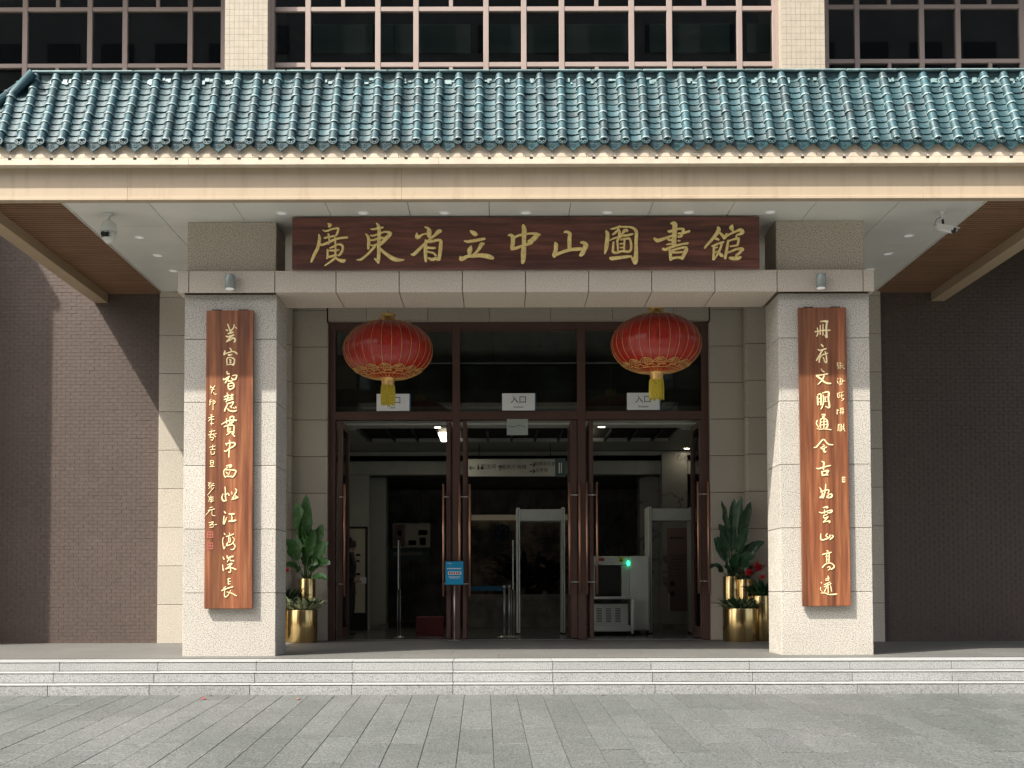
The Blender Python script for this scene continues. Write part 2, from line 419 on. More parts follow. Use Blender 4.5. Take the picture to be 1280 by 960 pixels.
# ================================================================= levels and planes
Y_WALL, Y_PIL, Y_STRIP, Y_PANEL, Y_DOOR = 18.7, 18.6, 19.3, 19.5, 19.6
Y_COL, Y_COLB, Y_BEAM = 15.0, 15.72, 14.9
XC = 0.33
Y_S1, Y_S2, Y_S3 = 13.93, 13.65, 13.37
Z_S1, Z_S2, Z_S3, Z_G = -0.02, -0.128, -0.244, -0.358
def ground_z(y): return Z_G - 0.04 * (Y_S3 - y) if y > 4 else Z_G - 0.04 * (Y_S3 - 4)
def deck_z(y): return -0.02 * (18.7 - min(y, 18.7)) / (18.7 - 13.93)

# ================================================================= ground, paving, steps
b = MB()
ys = [-70, -30, 4, 7.0, 9, 11, Y_S3 + 0.3]
for a, c_ in zip(ys, ys[1:]):
    za, zb = ground_z(a) - 0.012, ground_z(c_) - 0.012
    b.add([(-70, a, za), (70, a, za), (70, c_, zb), (-70, c_, zb)], [(0, 1, 2, 3)])
b.add([(-70, Y_S3 + 0.3, ground_z(Y_S3) - 0.02), (70, Y_S3 + 0.3, ground_z(Y_S3) - 0.02), (70, 60, -0.5), (-70, 60, -0.5)], [(0, 1, 2, 3)])
ground = struct(b.build('ground', 'joint_dirt'))
b = MB(); b.add([(-6.9, 6.6, ground_z(6.6) - 0.008), (7.3, 6.6, ground_z(6.6) - 0.008), (7.3, Y_S3 + 0.05, ground_z(Y_S3) - 0.008), (-6.9, Y_S3 + 0.05, ground_z(Y_S3) - 0.008)], [(0, 1, 2, 3)])
paving = struct(b.build('pavement', 'joint_dirt'))
# beyond the singly laid stones the paving goes on as a plain sheet
b = MB()
def sheet(x0, x1, y0, y1, n_=1):
    for k in range(n_):
        a = y0 + (y1 - y0) * k / n_; c_ = y0 + (y1 - y0) * (k + 1) / n_
        b.add([(x0, a, ground_z(a) - 0.001), (x1, a, ground_z(a) - 0.001), (x1, c_, ground_z(c_) - 0.001), (x0, c_, ground_z(c_) - 0.001)], [(0, 1, 2, 3)])
sheet(-60, 60, -60, 4); sheet(-60, 60, 4, 6.55); sheet(-60, -7.05, 6.55, Y_S3); sheet(7.45, 60, 6.55, Y_S3)
struct(b.build('plaza', 'paver_stone'))
SW, SL = 0.2868, 1.25
SLANT = -22 / 1500
PC = {}
for col in range(-23, 25):
    off = random.choice([0.0, 0.31, 0.62, 0.94]) + random.uniform(-0.03, 0.03)
    y1 = Y_S3 - 0.004; first = True
    while y1 > 6.7:
        ln = off + 0.15 if first and off > 0.1 else SL
        first = False
        y0 = max(y1 - ln, 6.6)
        xa = -0.20 + (col + 0) * SW; 
        key = (round(y1 - y0, 3))
        if key not in PC:
            L = y1 - y0; g_ = 0.0022; mb = MB()
            mb.box(g_, SW - g_, -L + .009, -.009, -0.02, 0.0)
            me = mb.mesh('paver', 'paver_stone'); bm = bmesh.new(); bm.from_mesh(me)
            bmesh.ops.bevel(bm, geom=[e for e in bm.edges if all(v.co.z > -0.001 for v in e.verts)], offset=0.003, segments=1, affect='EDGES'); bm.to_mesh(me); bm.free()
            PC[key] = me
        # the courses run a touch off square to the steps
        M = Matrix.Translation((xa + SLANT * -(y1 - 0) * -1 + 0, y1, ground_z(y1) + random.uniform(-0.0012, 0.0012)))
        SH = Matrix.Identity(4)
        rot = Matrix.Rotation(math.atan(-SLANT), 4, 'Z') @ Matrix.Rotation(math.atan(0.04), 4, 'X')
        link('paver', PC[key], paving, None, M @ rot)
        y1 = y0
# steps
steps = thing('entrance_steps', 'three low speckled granite steps running the full width below the portico', 'steps', (XC, Y_S2, Z_G))
def step(y, zt, zb, yb, joints):
    box('tread_core', -12, 13, y + 0.035, yb, zb - 0.02, zt - 0.022, 'grout', steps)
    js = [-12] + joints + [13]
    for a, c_ in zip(js, js[1:]):
        dz = random.uniform(-0.001, 0.001)
        box('tread_slab', a + 0.003, c_ - 0.003, y + .010, yb - 0.004, zt - 0.008, zt + dz, 'nosing_granite', steps, 0.002)
        box('riser_slab', a + 0.003, c_ - 0.003, y + 0.012, y + 0.034, zb + 0.003, zt - 0.017, 'step_granite', steps, 0.002)
def jx(pxs, y, py): return [PX(p_, py, y) for p_ in pxs]
step(Y_S1, Z_S1, Z_S2, 14.5, [-9.4, -8] + jx([74, 197, 320, 440, 566, 691, 814, 937, 1063, 1190], Y_S1, 830) + [6.3, 7.5, 8.7])
step(Y_S2, Z_S2, Z_S3, Y_S1 + 0.01, [-9.2, -7.6] + jx([66, 192, 318, 441, 566, 691, 816, 941, 1066, 1191], Y_S2, 846) + [6.4, 7.6, 9])
step(Y_S3, Z_S3, Z_G - 0.02, Y_S2 + 0.01, [-9, -7.4] + jx([59, 186, 312, 439.5, 566, 692.5, 819, 945, 1072, 1199], Y_S3, 860) + [6.5, 7.7, 9])
b = MB()
b.add([(-12, 14.5, deck_z(14.5)), (13, 14.5, deck_z(14.5)), (13, 18.7, 0), (-12, 18.7, 0)], [(0, 1, 2, 3)])
b.add([(-12, 18.7, 0), (13, 18.7, 0), (13, 19.62, 0), (-12, 19.62, 0)], [(0, 1, 2, 3)])
b.add([(-12, 14.5, deck_z(14.5)), (13, 14.5, deck_z(14.5)), (13, 14.5, -0.2), (-12, 14.5, -0.2)], [(0, 1, 2, 3)])
platform = struct(b.build('platform_floor', 'joint_dirt'))
# deck slabs, in long rows that follow the steps
TS = {}
rows = [14.506, 15.35, 16.2, 17.05, 17.9, 18.7, 19.5]
for ri, (a, c_) in enumerate(zip(rows, rows[1:])):
    x = -11.0 - 0.6 * (ri % 2)
    while x < 12:
        L = c_ - a; key = round(L, 3)
        if key not in TS:
            mb = MB(); mb.box(0.002, 1.218, 0.002, L - 0.002, -0.01, 0.004); TS[key] = mb.mesh('floor_slab', 'platform_granite')
        M = Matrix.Translation((x, a, deck_z(a))) @ Matrix.Rotation(math.atan2(deck_z(c_) - deck_z(a), L), 4, 'X')
        link('floor_slab', TS[key], platform, None, M); x += 1.22
# fallen petals and grit on the paving
for k, (px, py, nm, mt, s) in enumerate([(254.5, 872.5, 'petal', 'red_petal', 0.028), (263.5, 868.6, 'dry_leaf', 'hair', 0.02), (372.5, 873, 'dry_leaf', 'plaque_wood', 0.028), (788, 866, 'petal', 'seal_red', 0.024), (890, 866, 'petal', 'red_petal', 0.022), (753.5, 869.5, 'dry_leaf', 'hair', 0.018), (1109.5, 866.5, 'petal', 'red_petal', 0.034)]):
    y = 2474 / (py - 682); x = PX(px, py, y); z = ground_z(y) + 0.002
    mb = MB(); mb.add([(x - s, y, z), (x - s * .3, y - s, z + .003), (x + s * .8, y - s * .5, z + s * .5), (x + s, y + s * .6, z + .004), (x, y + s, z + s * .7), (x, y, z + s * .35)], [(0, 1, 5), (1, 2, 5), (2, 3, 5), (3, 4, 5), (4, 0, 5)])
    o = mb.build(nm, mt)
    tag(o, ['crimson petal on the paving below the left column', 'tiny dark leaf at the foot of the bottom step by the left column', 'small brown dry leaf lying in front of the left planters', 'dark red petal at the step foot below the baggage scanner', 'small red petal at the step foot between scanner and right column', 'dark speck of leaf on the paving right of the middle doorway', 'largest bright red petal, below the right column'][k], 'petal' if nm == 'petal' else 'leaf')

# ================================================================= columns
def stone_faces(root, x0, x1, y0, y1, zs, mt, front=True, left=True, right=True, t=0.025, g=0.0035):
    box('stone_core', x0 + t, x1 - t, y0 + t, y1 - (t if False else 0.0), zs[0], zs[-1], 'grout', root)
    for a, c_ in zip(zs, zs[1:]):
        j = random.uniform(0, 0.0015)
        if front: box('stone_panel', x0 + j, x1 - j, y0 - j, y0 + t - 0.002, a + g, c_ - g, mt, root, 0.003)
        if left: box('stone_panel', x0, x0 + t - 0.002, y0 + t + 0.001, y1, a + g, c_ - g, mt, root, 0.003)
        if right: box('stone_panel', x1 - t + 0.002, x1, y0 + t + 0.001, y1, a + g, c_ - g, mt, root, 0.003)
Z_BB, Z_BT, Z_CEIL = 4.535, 4.808, 5.49
zc = deck_z(15)
COLX = [(-3.965, -2.805), (3.515, 4.655)]
for i, (a, c_) in enumerate(COLX):
    t_ = thing('portico_column', ['left square granite column carrying the red plaque with two small seals', 'right square granite column, the one nearer the red flowers'][i], 'column', ((a + c_) / 2, Y_COL + .3, zc), 'granite portico columns')
    stone_faces(t_, a, c_, Y_COL, Y_COLB, [zc - 0.01, 0.775, 1.573, 2.371, 3.169, 3.967, Z_BB + 0.0025], 'column_granite')
beam = thing('portico_beam', 'long granite lintel of jointed stones resting on both columns below the sign board', 'beam', (XC, 15.2, Z_BB))
BX0, BX1 = PX(222, 352, Y_BEAM), PX(1093, 352, Y_BEAM)
bj = [BX0] + [PX(p_, 352, Y_BEAM) for p_ in (236, 343.5, 420, 499, 578, 657, 736, 814.8, 893.7, 971.5, 1079)] + [BX1]
box('stone_core', BX0 + .02, BX1 - .02, Y_BEAM + 0.02, 15.72, Z_BB + 0.02, Z_BT - 0.003, 'grout', beam)
for a, c_ in zip(bj, bj[1:]):
    box('stone_panel', a + .005, c_ - .005, Y_BEAM, Y_BEAM + .024, Z_BB, Z_BT, 'beam_granite', beam, 0.003)
    if c_ - a > 0.2 and not (a < -3 or c_ > 4.0): box('soffit_panel', a + .005, c_ - .005, Y_BEAM + .026, 15.72, Z_BB, Z_BB + 0.019, 'beam_granite', beam, 0.003)
for a, c_ in ((BX0 + 0.004, COLX[0][0]), (COLX[1][1], BX1 - 0.004)):
    box('soffit_panel', a, c_, Y_BEAM + .026, 15.72, Z_BB, Z_BB + .019, 'beam_granite', beam)
for a, c_ in ((BX0, BX0 + .018), (BX1 - .018, BX1)):
    box('stone_panel', a, c_, Y_BEAM + .026, 15.72, Z_BB + .02, Z_BT, 'beam_granite', beam)
for i, (p0, p1) in enumerate(((234.5, 345.3), (970, 1079.3))):
    a, c_ = PX(p0, 308, 15.1), PX(p1, 308, 15.1)
    o = box('pillar_block', a, c_, 15.1, 15.75, Z_BT + 0.002, Z_CEIL, 'block_granite', None, 0.006)
    tag(o, ['rough dark granite block on the lintel left of the sign board', 'rough dark granite block on the lintel right of the sign board'][i], 'block', 'granite blocks on the lintel')
# cylinder lamps on the lintel
for i, px in enumerate((287.5, 1026)):
    x = PX(px, 352, Y_BEAM - .08); z0 = PZ(px, 362 if i == 0 else 361, Y_BEAM - .08); z1 = z0 + .185
    t_ = thing('wall_lamp', ['unlit grey cylinder lamp on the lintel over the left column', 'unlit grey cylinder lamp on the lintel over the right column'][i], 'lamp', (x, Y_BEAM, z0), 'cylinder lamps on the lintel')
    b = MB(); b.lathe([(0, z1), (.056, z1), (.061, z1 - .006), (.061, z0 + .012), (.052, z0 + .012)], x, Y_BEAM - .085, 24); b.build('lamp_body', 'lamp_grey', t_)
    b = MB(); b.lathe([(.052, z0 + .014), (.052, z0), (0, z0 - .003)], x, Y_BEAM - .085, 20); b.build('lens', 'lens_glow', t_)  # lens carries the same added glow, though the lamp is off
    box('bracket', x - .02, x + .02, Y_BEAM - .03, Y_BEAM, z0 + .05, z0 + .14, 'lamp_grey', t_)

# ================================================================= sign board
SB_Y = 14.85
sx0, sx1 = PX(365, 305, SB_Y), PX(949.5, 305, SB_Y); sz0 = Z_BT - .01; sz1 = PZ(657, 271, SB_Y)
sign = thing('name_board', 'long dark wooden sign board with nine raised gold characters above the lintel', 'sign', ((sx0 + sx1) / 2, SB_Y, sz0))
box('board', sx0, sx1, SB_Y, SB_Y + .05, sz0 + .012, sz1, 'sign_wood', sign, 0.006)
box('back_rail', sx0 + .02, sx1 - .02, SB_Y + .05, SB_Y + .1, sz0 + .1, sz0 + .18, 'dark_void', sign)
MAIN = [
 (380, "480,75,30 540,100,50 500,130,50;380,205,25 440,225,35 560,185,40 680,165,38;690,170,45 675,240,50 650,300,42 610,330,35;300,295,35 312,380,65 275,560,65 205,700,65 145,840,40;405,365,35 470,350,40 620,320,40;490,285,45 505,380,35 490,490,20;320,480,55 360,500,45 480,455,50 620,390,50 760,360,45 870,350,45;515,565,30 580,540,40 680,490,35 760,505,50 778,570,48 745,660,50 690,715,40;625,360,35 630,560,38 630,720,42;470,595,35 475,690,45 465,770,42;470,745,45 560,725,48 650,700,45;500,612,30 600,612,40 700,600,35;640,740,42 560,815,45 415,915,25;640,760,42 700,800,50 780,820,78 825,800,35"),
 (440, "490,70,30 525,110,60 542,200,75 545,350,70 532,500,70 538,650,72 530,800,75 525,860,45;455,775,35 500,815,50 540,830,50;375,185,20 440,185,40 540,165,42 620,150,38;280,285,30 325,340,58 338,430,65 330,520,62 325,580,45;375,310,25 430,315,38 560,270,35 660,238,35 750,255,60 785,280,55;765,290,70 690,360,85 600,460,70 530,520,50;375,405,38 440,400,42 560,360,50 640,365,45;380,500,30 420,515,35 500,490,40;460,530,50 400,595,52 300,700,48 180,790,48 100,797,20;535,540,50 610,620,58 720,705,72 830,775,90 940,800,62 1045,797,20"),
 (505, "420,145,32 475,165,50 505,220,95 500,290,100 515,340,65;258,268,35 262,335,90 300,340,70 360,298,38 440,275,35;735,225,72 690,230,85 625,300,62 560,350,50 480,415,45;500,400,50 430,470,62 340,550,62 250,640,72 190,690,62 140,690,25;435,405,40 432,520,75 430,700,70 440,830,50;460,430,60 560,428,62 660,405,52 735,415,62 735,500,75 722,650,78 700,790,70;470,555,50 560,562,48 625,560,42;470,635,40 540,650,38 600,668,45 640,720,42;485,760,38 560,790,62 640,770,62 690,790,60"),
 (565, "372,222,45 430,260,90 475,285,90 505,290,40;245,418,28 320,432,58 460,412,62 600,385,58 655,378,45;382,530,45 358,600,105 352,680,75;640,478,45 590,490,85 545,570,68 490,640,52 425,688,30;175,745,60 180,790,72 240,762,82 320,725,62 420,720,72 540,705,80 680,718,98 775,745,92 825,765,55"),
 (625, "465,115,70 485,200,98 482,300,92 480,500,90 472,650,105 468,780,95 450,860,65;160,308,20 215,305,65 258,350,90 260,450,88 240,550,78 240,590,55;290,350,55 370,312,48 480,290,50 600,272,42 710,275,55 810,298,25;770,300,55 700,350,105 640,405,95 570,430,60;240,575,70 330,560,62 450,520,52 560,480,62 640,460,50"),
 (685, "145,465,60 160,500,88 155,600,82 128,700,90 128,735,60;130,700,85 220,668,65 350,622,65 470,590,68 600,582,72 680,575,60;325,245,38 370,235,52 438,275,72 430,360,82 430,480,82 430,580,75;655,455,38 700,450,60 755,505,105 722,590,95 685,670,95 645,710,65"),
 (745, "205,228,52 232,290,80 222,420,85 205,560,80 175,675,30;480,140,38 600,140,38 700,148,42 780,190,60 808,260,72 800,450,72 802,650,80 792,790,105 780,865,85;720,760,42 760,825,70;278,760,45 320,770,78 450,755,70 600,738,60 705,728,42;295,185,22 380,165,42 480,128,38;335,290,42 385,255,52 440,200,42;440,180,48 470,250,58 460,340,58 418,430,50;625,215,60 570,210,68 530,280,52 480,345,50;275,410,28 340,375,35 440,345,40 540,320,40 640,305,52 740,280,28;350,450,45 342,560,50 345,640,55 420,655,50 520,625,45 640,635,50 695,595,50 700,480,52 670,378,45 590,375,40 500,395,45;430,440,42 440,620,40;570,400,40 562,600,42;480,480,32 560,470,32;480,555,32 550,550,32"),
 (810, "460,68,42 530,75,95 535,180,102 522,350,98 520,520,90;400,225,42 450,228,60 600,180,42 680,182,50 712,195,55 690,250,55 660,320,60 600,335,50;125,368,42 185,410,78 290,385,65 400,345,50 500,310,40;600,272,35 700,262,50 825,225,50;400,380,38 430,400,50 520,400,40;600,418,35 640,415,28;370,492,25 440,480,38 520,470,38;295,578,50 350,592,60 450,550,60 600,505,45 700,482,40 795,467,45;438,600,48 450,700,68 455,800,58;480,610,48 600,575,48 740,548,50 765,590,80 722,690,78 680,775,68;480,650,48 600,650,42 680,640,42;460,775,55 560,752,50 680,750,60"),
 (875, "352,145,42 375,190,85 330,280,78 230,400,60 150,490,52 92,560,42;400,262,42 450,312,60 490,365,68;530,282,50 505,350,60;300,372,35 350,385,50 378,400,32;235,525,30 300,502,48 390,465,38 470,442,42;440,450,52 410,560,48 370,650,48 320,735,40 275,795,42;280,540,55 275,660,48 265,790,48;290,562,28 350,548,28;290,668,28 340,625,28;375,655,40 430,708,68 458,728,35;640,115,55 630,160,100 650,205,50 655,240,38;540,312,62 600,282,42 700,238,42 800,200,70 850,238,82 820,275,60 740,300,40 722,350,32;560,412,40 550,500,55 525,640,60 502,765,60;560,432,38 650,392,38 760,375,55 772,400,50 752,500,48;600,530,32 680,518,38 750,510,40;560,650,38 640,620,45 740,582,50 835,578,62 862,605,50;840,600,55 780,668,58 720,710,50;590,758,50 660,768,75 755,765,78 812,745,50")]
for ox, s in MAIN: glyph(s, ox, 275, 16, SB_Y, 0.018, 'character', 'gold_leaf', sign, 1.04)

# ================================================================= couplet plaques
PL_Y = 14.925
def plaque(corners, label, cat):
    (ax, ay), (bx, by), (cx_, cy_), (dx_, dy_) = corners    # tl tr br bl in the photograph
    P4 = [at(x, y, PL_Y) for x, y in corners]
    t_ = thing('couplet_plaque', label, cat, (sum(p_[0] for p_ in P4) / 4, PL_Y, P4[2][1]), 'carved couplet plaques')
    mb = MB(); mb.prism(P4, PL_Y, PL_Y + .05, 'xz'); o = mb.build('board', 'plaque_wood', t_)
    bm = bmesh.new(); bm.from_mesh(o.data); bmesh.ops.bevel(bm, geom=list(bm.edges), offset=.005, segments=2, affect='EDGES'); bm.to_mesh(o.data); bm.free()
    x0 = (P4[0][0] + P4[3][0]) / 2; x1 = (P4[1][0] + P4[2][0]) / 2
    for zz in (P4[0][1] - .25, P4[2][1] + .3): box('batten', x0 + .06, x1 - .06, PL_Y + .05, Y_COL, zz, zz + .08, 'dark_void', t_)
    for q in (0.22, 0.78):
        xx = P4[0][0] + (P4[1][0] - P4[0][0]) * q
        box('bracket', xx - .06, xx + .06, PL_Y + .01, Y_COL, P4[0][1] - .004, P4[0][1] + .014, 'dark_metal', t_)
    return t_
pl = plaque([(258, 388), (317, 387.5), (315.5, 761), (255, 761)], 'tall red-brown wooden plaque with gold characters and two small seals on the left column', 'plaque')
pr = plaque([(998, 384.5), (1057.5, 384), (1064, 757.5), (1003.5, 758)], 'tall red-brown wooden plaque with gold characters on the right column', 'plaque')
LEFT = [
 (270, 400, 16, "235,85,25 275,190,30 290,240,35;365,95,25 355,150,30 300,220,30;200,195,20 230,210,35;385,145,20 415,165,20;240,275,25 290,260,40 345,245,30;205,325,30 250,335,35 355,300,35;320,330,30 240,400,30 215,440,30;215,430,30 290,400,25 350,360,30 390,400,35 370,440,40"),
 (270, 400, 16, "275,560,15 300,590,30 310,625,20;180,620,25 165,690,50;185,680,25 260,650,25 340,630,25 400,655,30 425,685,25;245,700,30 275,705,40 320,690,30;245,750,20 220,790,25 225,905,25;225,770,20 300,750,25 370,790,30 360,880,35 340,905,30;270,800,25 300,800,28 280,850,28 310,850,20;245,890,20 350,890,25"),
 (270, 460, 16, "220,70,30 230,115,40 265,115,30;150,215,20 165,235,30 270,170,30;270,170,30 230,230,35 190,300,35;230,235,20 270,260,25;330,155,20 420,150,30 390,235,35;310,200,20 340,230,30 385,235,25;250,270,25 330,260,25;250,320,30 250,400,30 290,440,30;260,320,25 330,300,30 360,340,35 350,400,35 290,430,30;270,370,22 330,360,22"),
 (270, 460, 16, "225,500,20 240,590,30 205,680,30;170,580,30 260,545,30;170,635,30 260,600,30;320,520,20 320,630,30;285,560,25 350,540,25;280,600,20 350,585,20;240,650,25 345,625,25;225,720,30 290,700,30 350,680,30 330,740,25 290,780,25;230,740,25 200,800,35 175,865,35;235,820,25 280,860,30 370,870,35 410,850,25;290,770,25 320,800,25;390,775,20 405,800,30;350,790,20 370,810,25"),
 (270, 515, 16, "280,110,25 320,90,30 360,105,30 350,150,30;115,250,20 200,200,30 300,165,30 410,170,35;285,110,25 275,240,30;215,130,20 215,230,25;165,300,25 260,255,30 350,200,30 350,160,25;310,190,25 320,250,25;240,290,25 240,400,30;245,280,25 310,270,25 360,280,30 360,400,35 350,430,30;260,330,20 300,325,20;260,365,20 300,360,20;250,400,25 340,400,25;290,410,25 215,460,25;320,430,25 375,490,30"),
 (270, 515, 16, "265,565,20 280,610,30 275,700,30 265,800,30 260,905,30;200,630,25 220,670,25;200,640,30 300,620,30 370,620,35 380,660,35 340,700,30 280,730,25;170,780,25 200,790,30 260,740,30"),
 (270, 575, 16, "210,120,25 310,110,45 280,150,40;240,150,20 170,200,25 160,280,25 190,350,25;190,200,25 280,200,25 380,210,30 405,240,30 360,320,30 330,350,30;210,330,25 330,335,35;200,240,20 230,270,30;290,200,20 265,280,20 240,300,20"),
 (270, 575, 16, "180,540,20 190,620,25 190,720,30 210,820,25;145,680,20 120,750,30 150,820,35 200,810,25;200,700,20 240,670,25 265,710,30;315,640,20 325,685,25;390,575,20 415,620,30 380,690,30 340,760,30;320,790,30 380,770,40 440,750,35;390,720,25 430,745,30"),
 (270, 630, 16, "165,150,20 190,185,35;165,240,20 155,330,30 160,405,35 215,270,20;260,200,25 320,205,40 370,200,30;310,220,20 325,280,30 310,330,25;260,350,30 330,345,40 400,330,30"),
 (270, 630, 16, "165,585,20 185,615,25;155,670,18 135,740,20 160,900,25 185,850,15;205,650,15 280,635,25 355,600,25;270,580,20 280,620,20;260,640,25 260,740,30 280,770,25;330,660,15 370,710,20 340,780,25;290,680,20 295,750,20;240,770,25 215,830,30 280,820,25 350,780,25;350,790,25 385,850,25 350,910,25 300,910,20"),
 (270, 690, 16, "140,100,20 165,150,30;135,260,20 150,380,25 155,340,15;220,70,20 235,125,35;235,125,30 345,85,30 330,110,20;265,130,20 230,200,25;290,130,20 285,170,20 355,180,30;230,260,20 330,230,25 200,345,25;200,340,30 300,315,25 400,355,30;290,260,20 295,400,25 250,400,15"),
 (270, 690, 16, "240,540,20 290,530,20;245,545,20 250,650,25;250,595,20 295,590,20;250,640,15 290,640,15;120,775,25 200,740,25 340,700,25;200,690,15 150,730,15;180,760,20 170,830,20 185,900,25 240,870,20 300,760,15;220,800,15 320,830,20 410,880,22"),
 (255, 475, 16, "125,120,15 150,150,20;220,120,18 170,190,22;130,160,14 200,150,14;150,200,14 210,190,14;175,200,18 150,265,20;190,250,15 215,290,14 245,285,25"),
 (255, 475, 16, "145,385,14 120,420,18 125,470,18 115,505,20;120,440,14 160,430,14;185,400,14 185,600,18;180,420,14 225,430,18 220,465,16 190,480,12"),
 (255, 475, 16, "130,700,14 170,700,14;150,700,16 155,820,18;90,760,14 205,730,14;90,825,14 150,770,14;110,800,12 205,790,14;150,830,16 150,905,20;130,880,16 190,870,18"),
 (250, 535, 6.2, "75,30,6 118,22,6;66,55,6 128,45,6;94,15,6 78,75,6;98,50,6 123,70,6;84,75,7 104,75,7 99,95,7 84,92,6"),
 (250, 535, 6.2, "75,150,6 120,140,6;100,130,6 98,165,6;82,170,6 118,165,6;85,180,7 90,205,7 112,200,7 112,180,6"),
 (250, 535, 6.2, "80,255,6 105,255,6 102,285,6 85,285,6 82,255,6;85,270,5 102,268,5;78,300,6 112,298,6"),
 (250, 535, 6.2, "65,425,5 78,430,5 66,445,5 78,455,5 68,470,5;85,420,5 88,470,5;95,435,5 110,430,5;85,450,5 112,445,5;110,460,5 60,520,4"),
 (250, 535, 6.2, "65,530,5 75,545,5 68,570,5;85,525,5 88,580,5;80,540,5 105,535,5;82,555,5 105,550,5;80,570,5 105,565,5"),
 (250, 535, 6.2, "75,620,5 100,612,5;65,640,5 115,628,5;80,635,5 45,675,4;95,635,5 95,675,5 118,680,5"),
 (250, 535, 6.2, "70,735,5 105,728,5 75,755,5 105,745,5;75,770,5 105,765,5 95,735,5;115,750,5 130,748,5")]
RIGHT = [
 (1010, 395, 16, "250,110,20 320,105,40 390,110,50;380,120,40 365,250,40 375,430,40 340,380,25;300,170,20 300,380,30;245,190,20 245,370,25;185,240,20 200,330,25 175,405,25;140,315,25 230,300,30 330,285,30 440,285,30"),
 (1010, 395, 16, "260,565,20 300,610,35;200,665,20 240,690,30 360,655,30;290,690,30 230,790,30 170,890,25;300,770,20 240,830,25 225,925,30;250,810,20 320,760,20;340,710,20 365,800,25 370,935,30 320,890,20;300,780,20 390,745,25;300,830,20 325,870,20"),
 (1010, 455, 16, "260,100,20 290,140,25 325,160,30;165,230,30 240,225,30 390,200,35;170,240,40 240,290,40 340,370,40 400,390,40 455,390,30;320,240,30 290,320,25 200,410,20"),
 (1010, 455, 16, "190,650,30 200,820,35;200,620,25 260,610,30 260,820,35;210,700,22 250,690,22;200,760,22 250,760,22;300,620,25 315,700,30 300,820,25 260,905,20;285,585,20 410,565,40 410,700,35 430,870,35 350,850,20;330,670,20 380,660,20;320,760,20 380,750,20;350,690,20 350,750,20"),
 (1010, 512, 16, "190,215,20 170,280,25 215,360,20;185,380,20 240,395,25 340,390,20 460,405,25;275,105,20 340,100,30 310,150,30;250,200,20 250,360,30;260,200,25 320,170,25 385,230,30 390,350,35 360,360,25;320,190,25 320,360,25;270,250,20 370,240,20;270,310,20 370,300,20;300,130,30 310,180,35"),
 (1010, 512, 16, "115,760,18 170,750,30 230,680,30 310,600,30 380,670,30 420,700,30 495,705,30;295,700,15 330,725,20 260,770,25 300,790,25 370,750,25;300,800,20 335,850,40 360,840,25;320,790,20 330,830,25"),
 (1010, 572, 16, "275,75,20 320,105,40 315,170,30 310,240,30;165,215,22 220,225,35 330,190,28 450,160,25;275,280,30 295,360,35;280,285,22 400,265,40 390,300,40 360,350,25;290,355,30 400,350,25"),
 (1010, 572, 16, "230,600,15 270,660,25 300,800,25;355,535,20 350,640,30 320,760,30 300,815,25;240,800,30 310,800,30;300,720,20 260,790,25;250,690,20 340,660,25 420,650,20 400,720,25;380,800,25 420,740,25 475,740,35 470,790,35 400,805,30"),
 (1010, 630, 16, "310,75,25 390,60,40 380,85,30;225,165,20 290,180,30 400,140,22 480,130,30 460,170,35 390,180,25;330,120,20 330,190,20;310,230,20 380,215,25;310,250,25 330,285,25 400,260,25;400,265,25 340,330,25 310,365,25;320,360,25 430,340,25 430,370,40"),
 (1010, 630, 16, "260,595,15 255,660,25 270,720,30 340,710,30 430,670,25 440,620,20;385,595,18 360,640,22 400,665,22;470,620,15 505,655,30 440,715,20"),
 (1010, 688, 16, "380,5,20 400,20,30;290,85,25 380,60,25 465,40,25;375,70,20 375,240,22;425,60,20 420,240,22;350,120,15 430,115,15;375,190,15 420,185,15;290,345,25 350,280,22 440,255,20 510,290,25 520,340,25 460,385,22;390,345,15 430,325,18 440,365,18 400,400,12"),
 (1010, 688, 16, "400,510,15 415,570,30;350,580,15 420,555,20;355,600,18 410,600,25;325,690,18 440,635,20;325,730,18 460,665,20;400,680,20 330,830,20;400,700,20 405,850,20;450,700,15 475,820,20;265,640,20 270,655,25;255,740,18 250,780,15 285,830,12;260,855,18 340,855,22 430,885,25 575,875,30"),
 (1035, 445, 9.6, "105,85,8 125,85,8 108,115,8 128,120,8 118,155,8;145,75,7 145,155,9;145,95,6 170,90,6;140,120,7 190,110,7;160,125,7 195,155,9"),
 (1035, 445, 9.6, "112,270,8 122,280,8;110,300,8 125,335,8;140,265,7 175,285,8;135,310,9 200,300,9;150,280,7 145,350,9;175,290,7 165,345,9"),
 (1035, 445, 9.6, "110,450,8 145,440,8;115,460,8 120,500,9 145,490,8;130,455,7 140,480,7;160,440,7 185,430,8;165,455,7 165,500,8;155,480,8 190,470,8;165,510,7 190,515,9 165,540,8"),
 (1035, 445, 9.6, "110,640,8 110,700,9;105,660,8 130,650,8;145,630,7 185,625,8;145,650,7 190,645,8;155,630,7 155,700,8;180,630,7 178,700,9;140,680,8 195,672,8"),
 (1035, 445, 9.6, "125,820,8 120,900,8;120,830,7 140,825,7;145,815,7 145,905,7;160,820,7 165,900,8;190,815,7 185,870,8 205,905,8;160,850,7 200,840,7;155,880,7 200,870,7")]
for lst, pq in ((LEFT, pl), (RIGHT, pr)):
    for ox, oy, s_, st in lst: glyph(st, ox, oy, s_, PL_Y, 0.007, 'character', 'pale_gold', pq, 1.05)
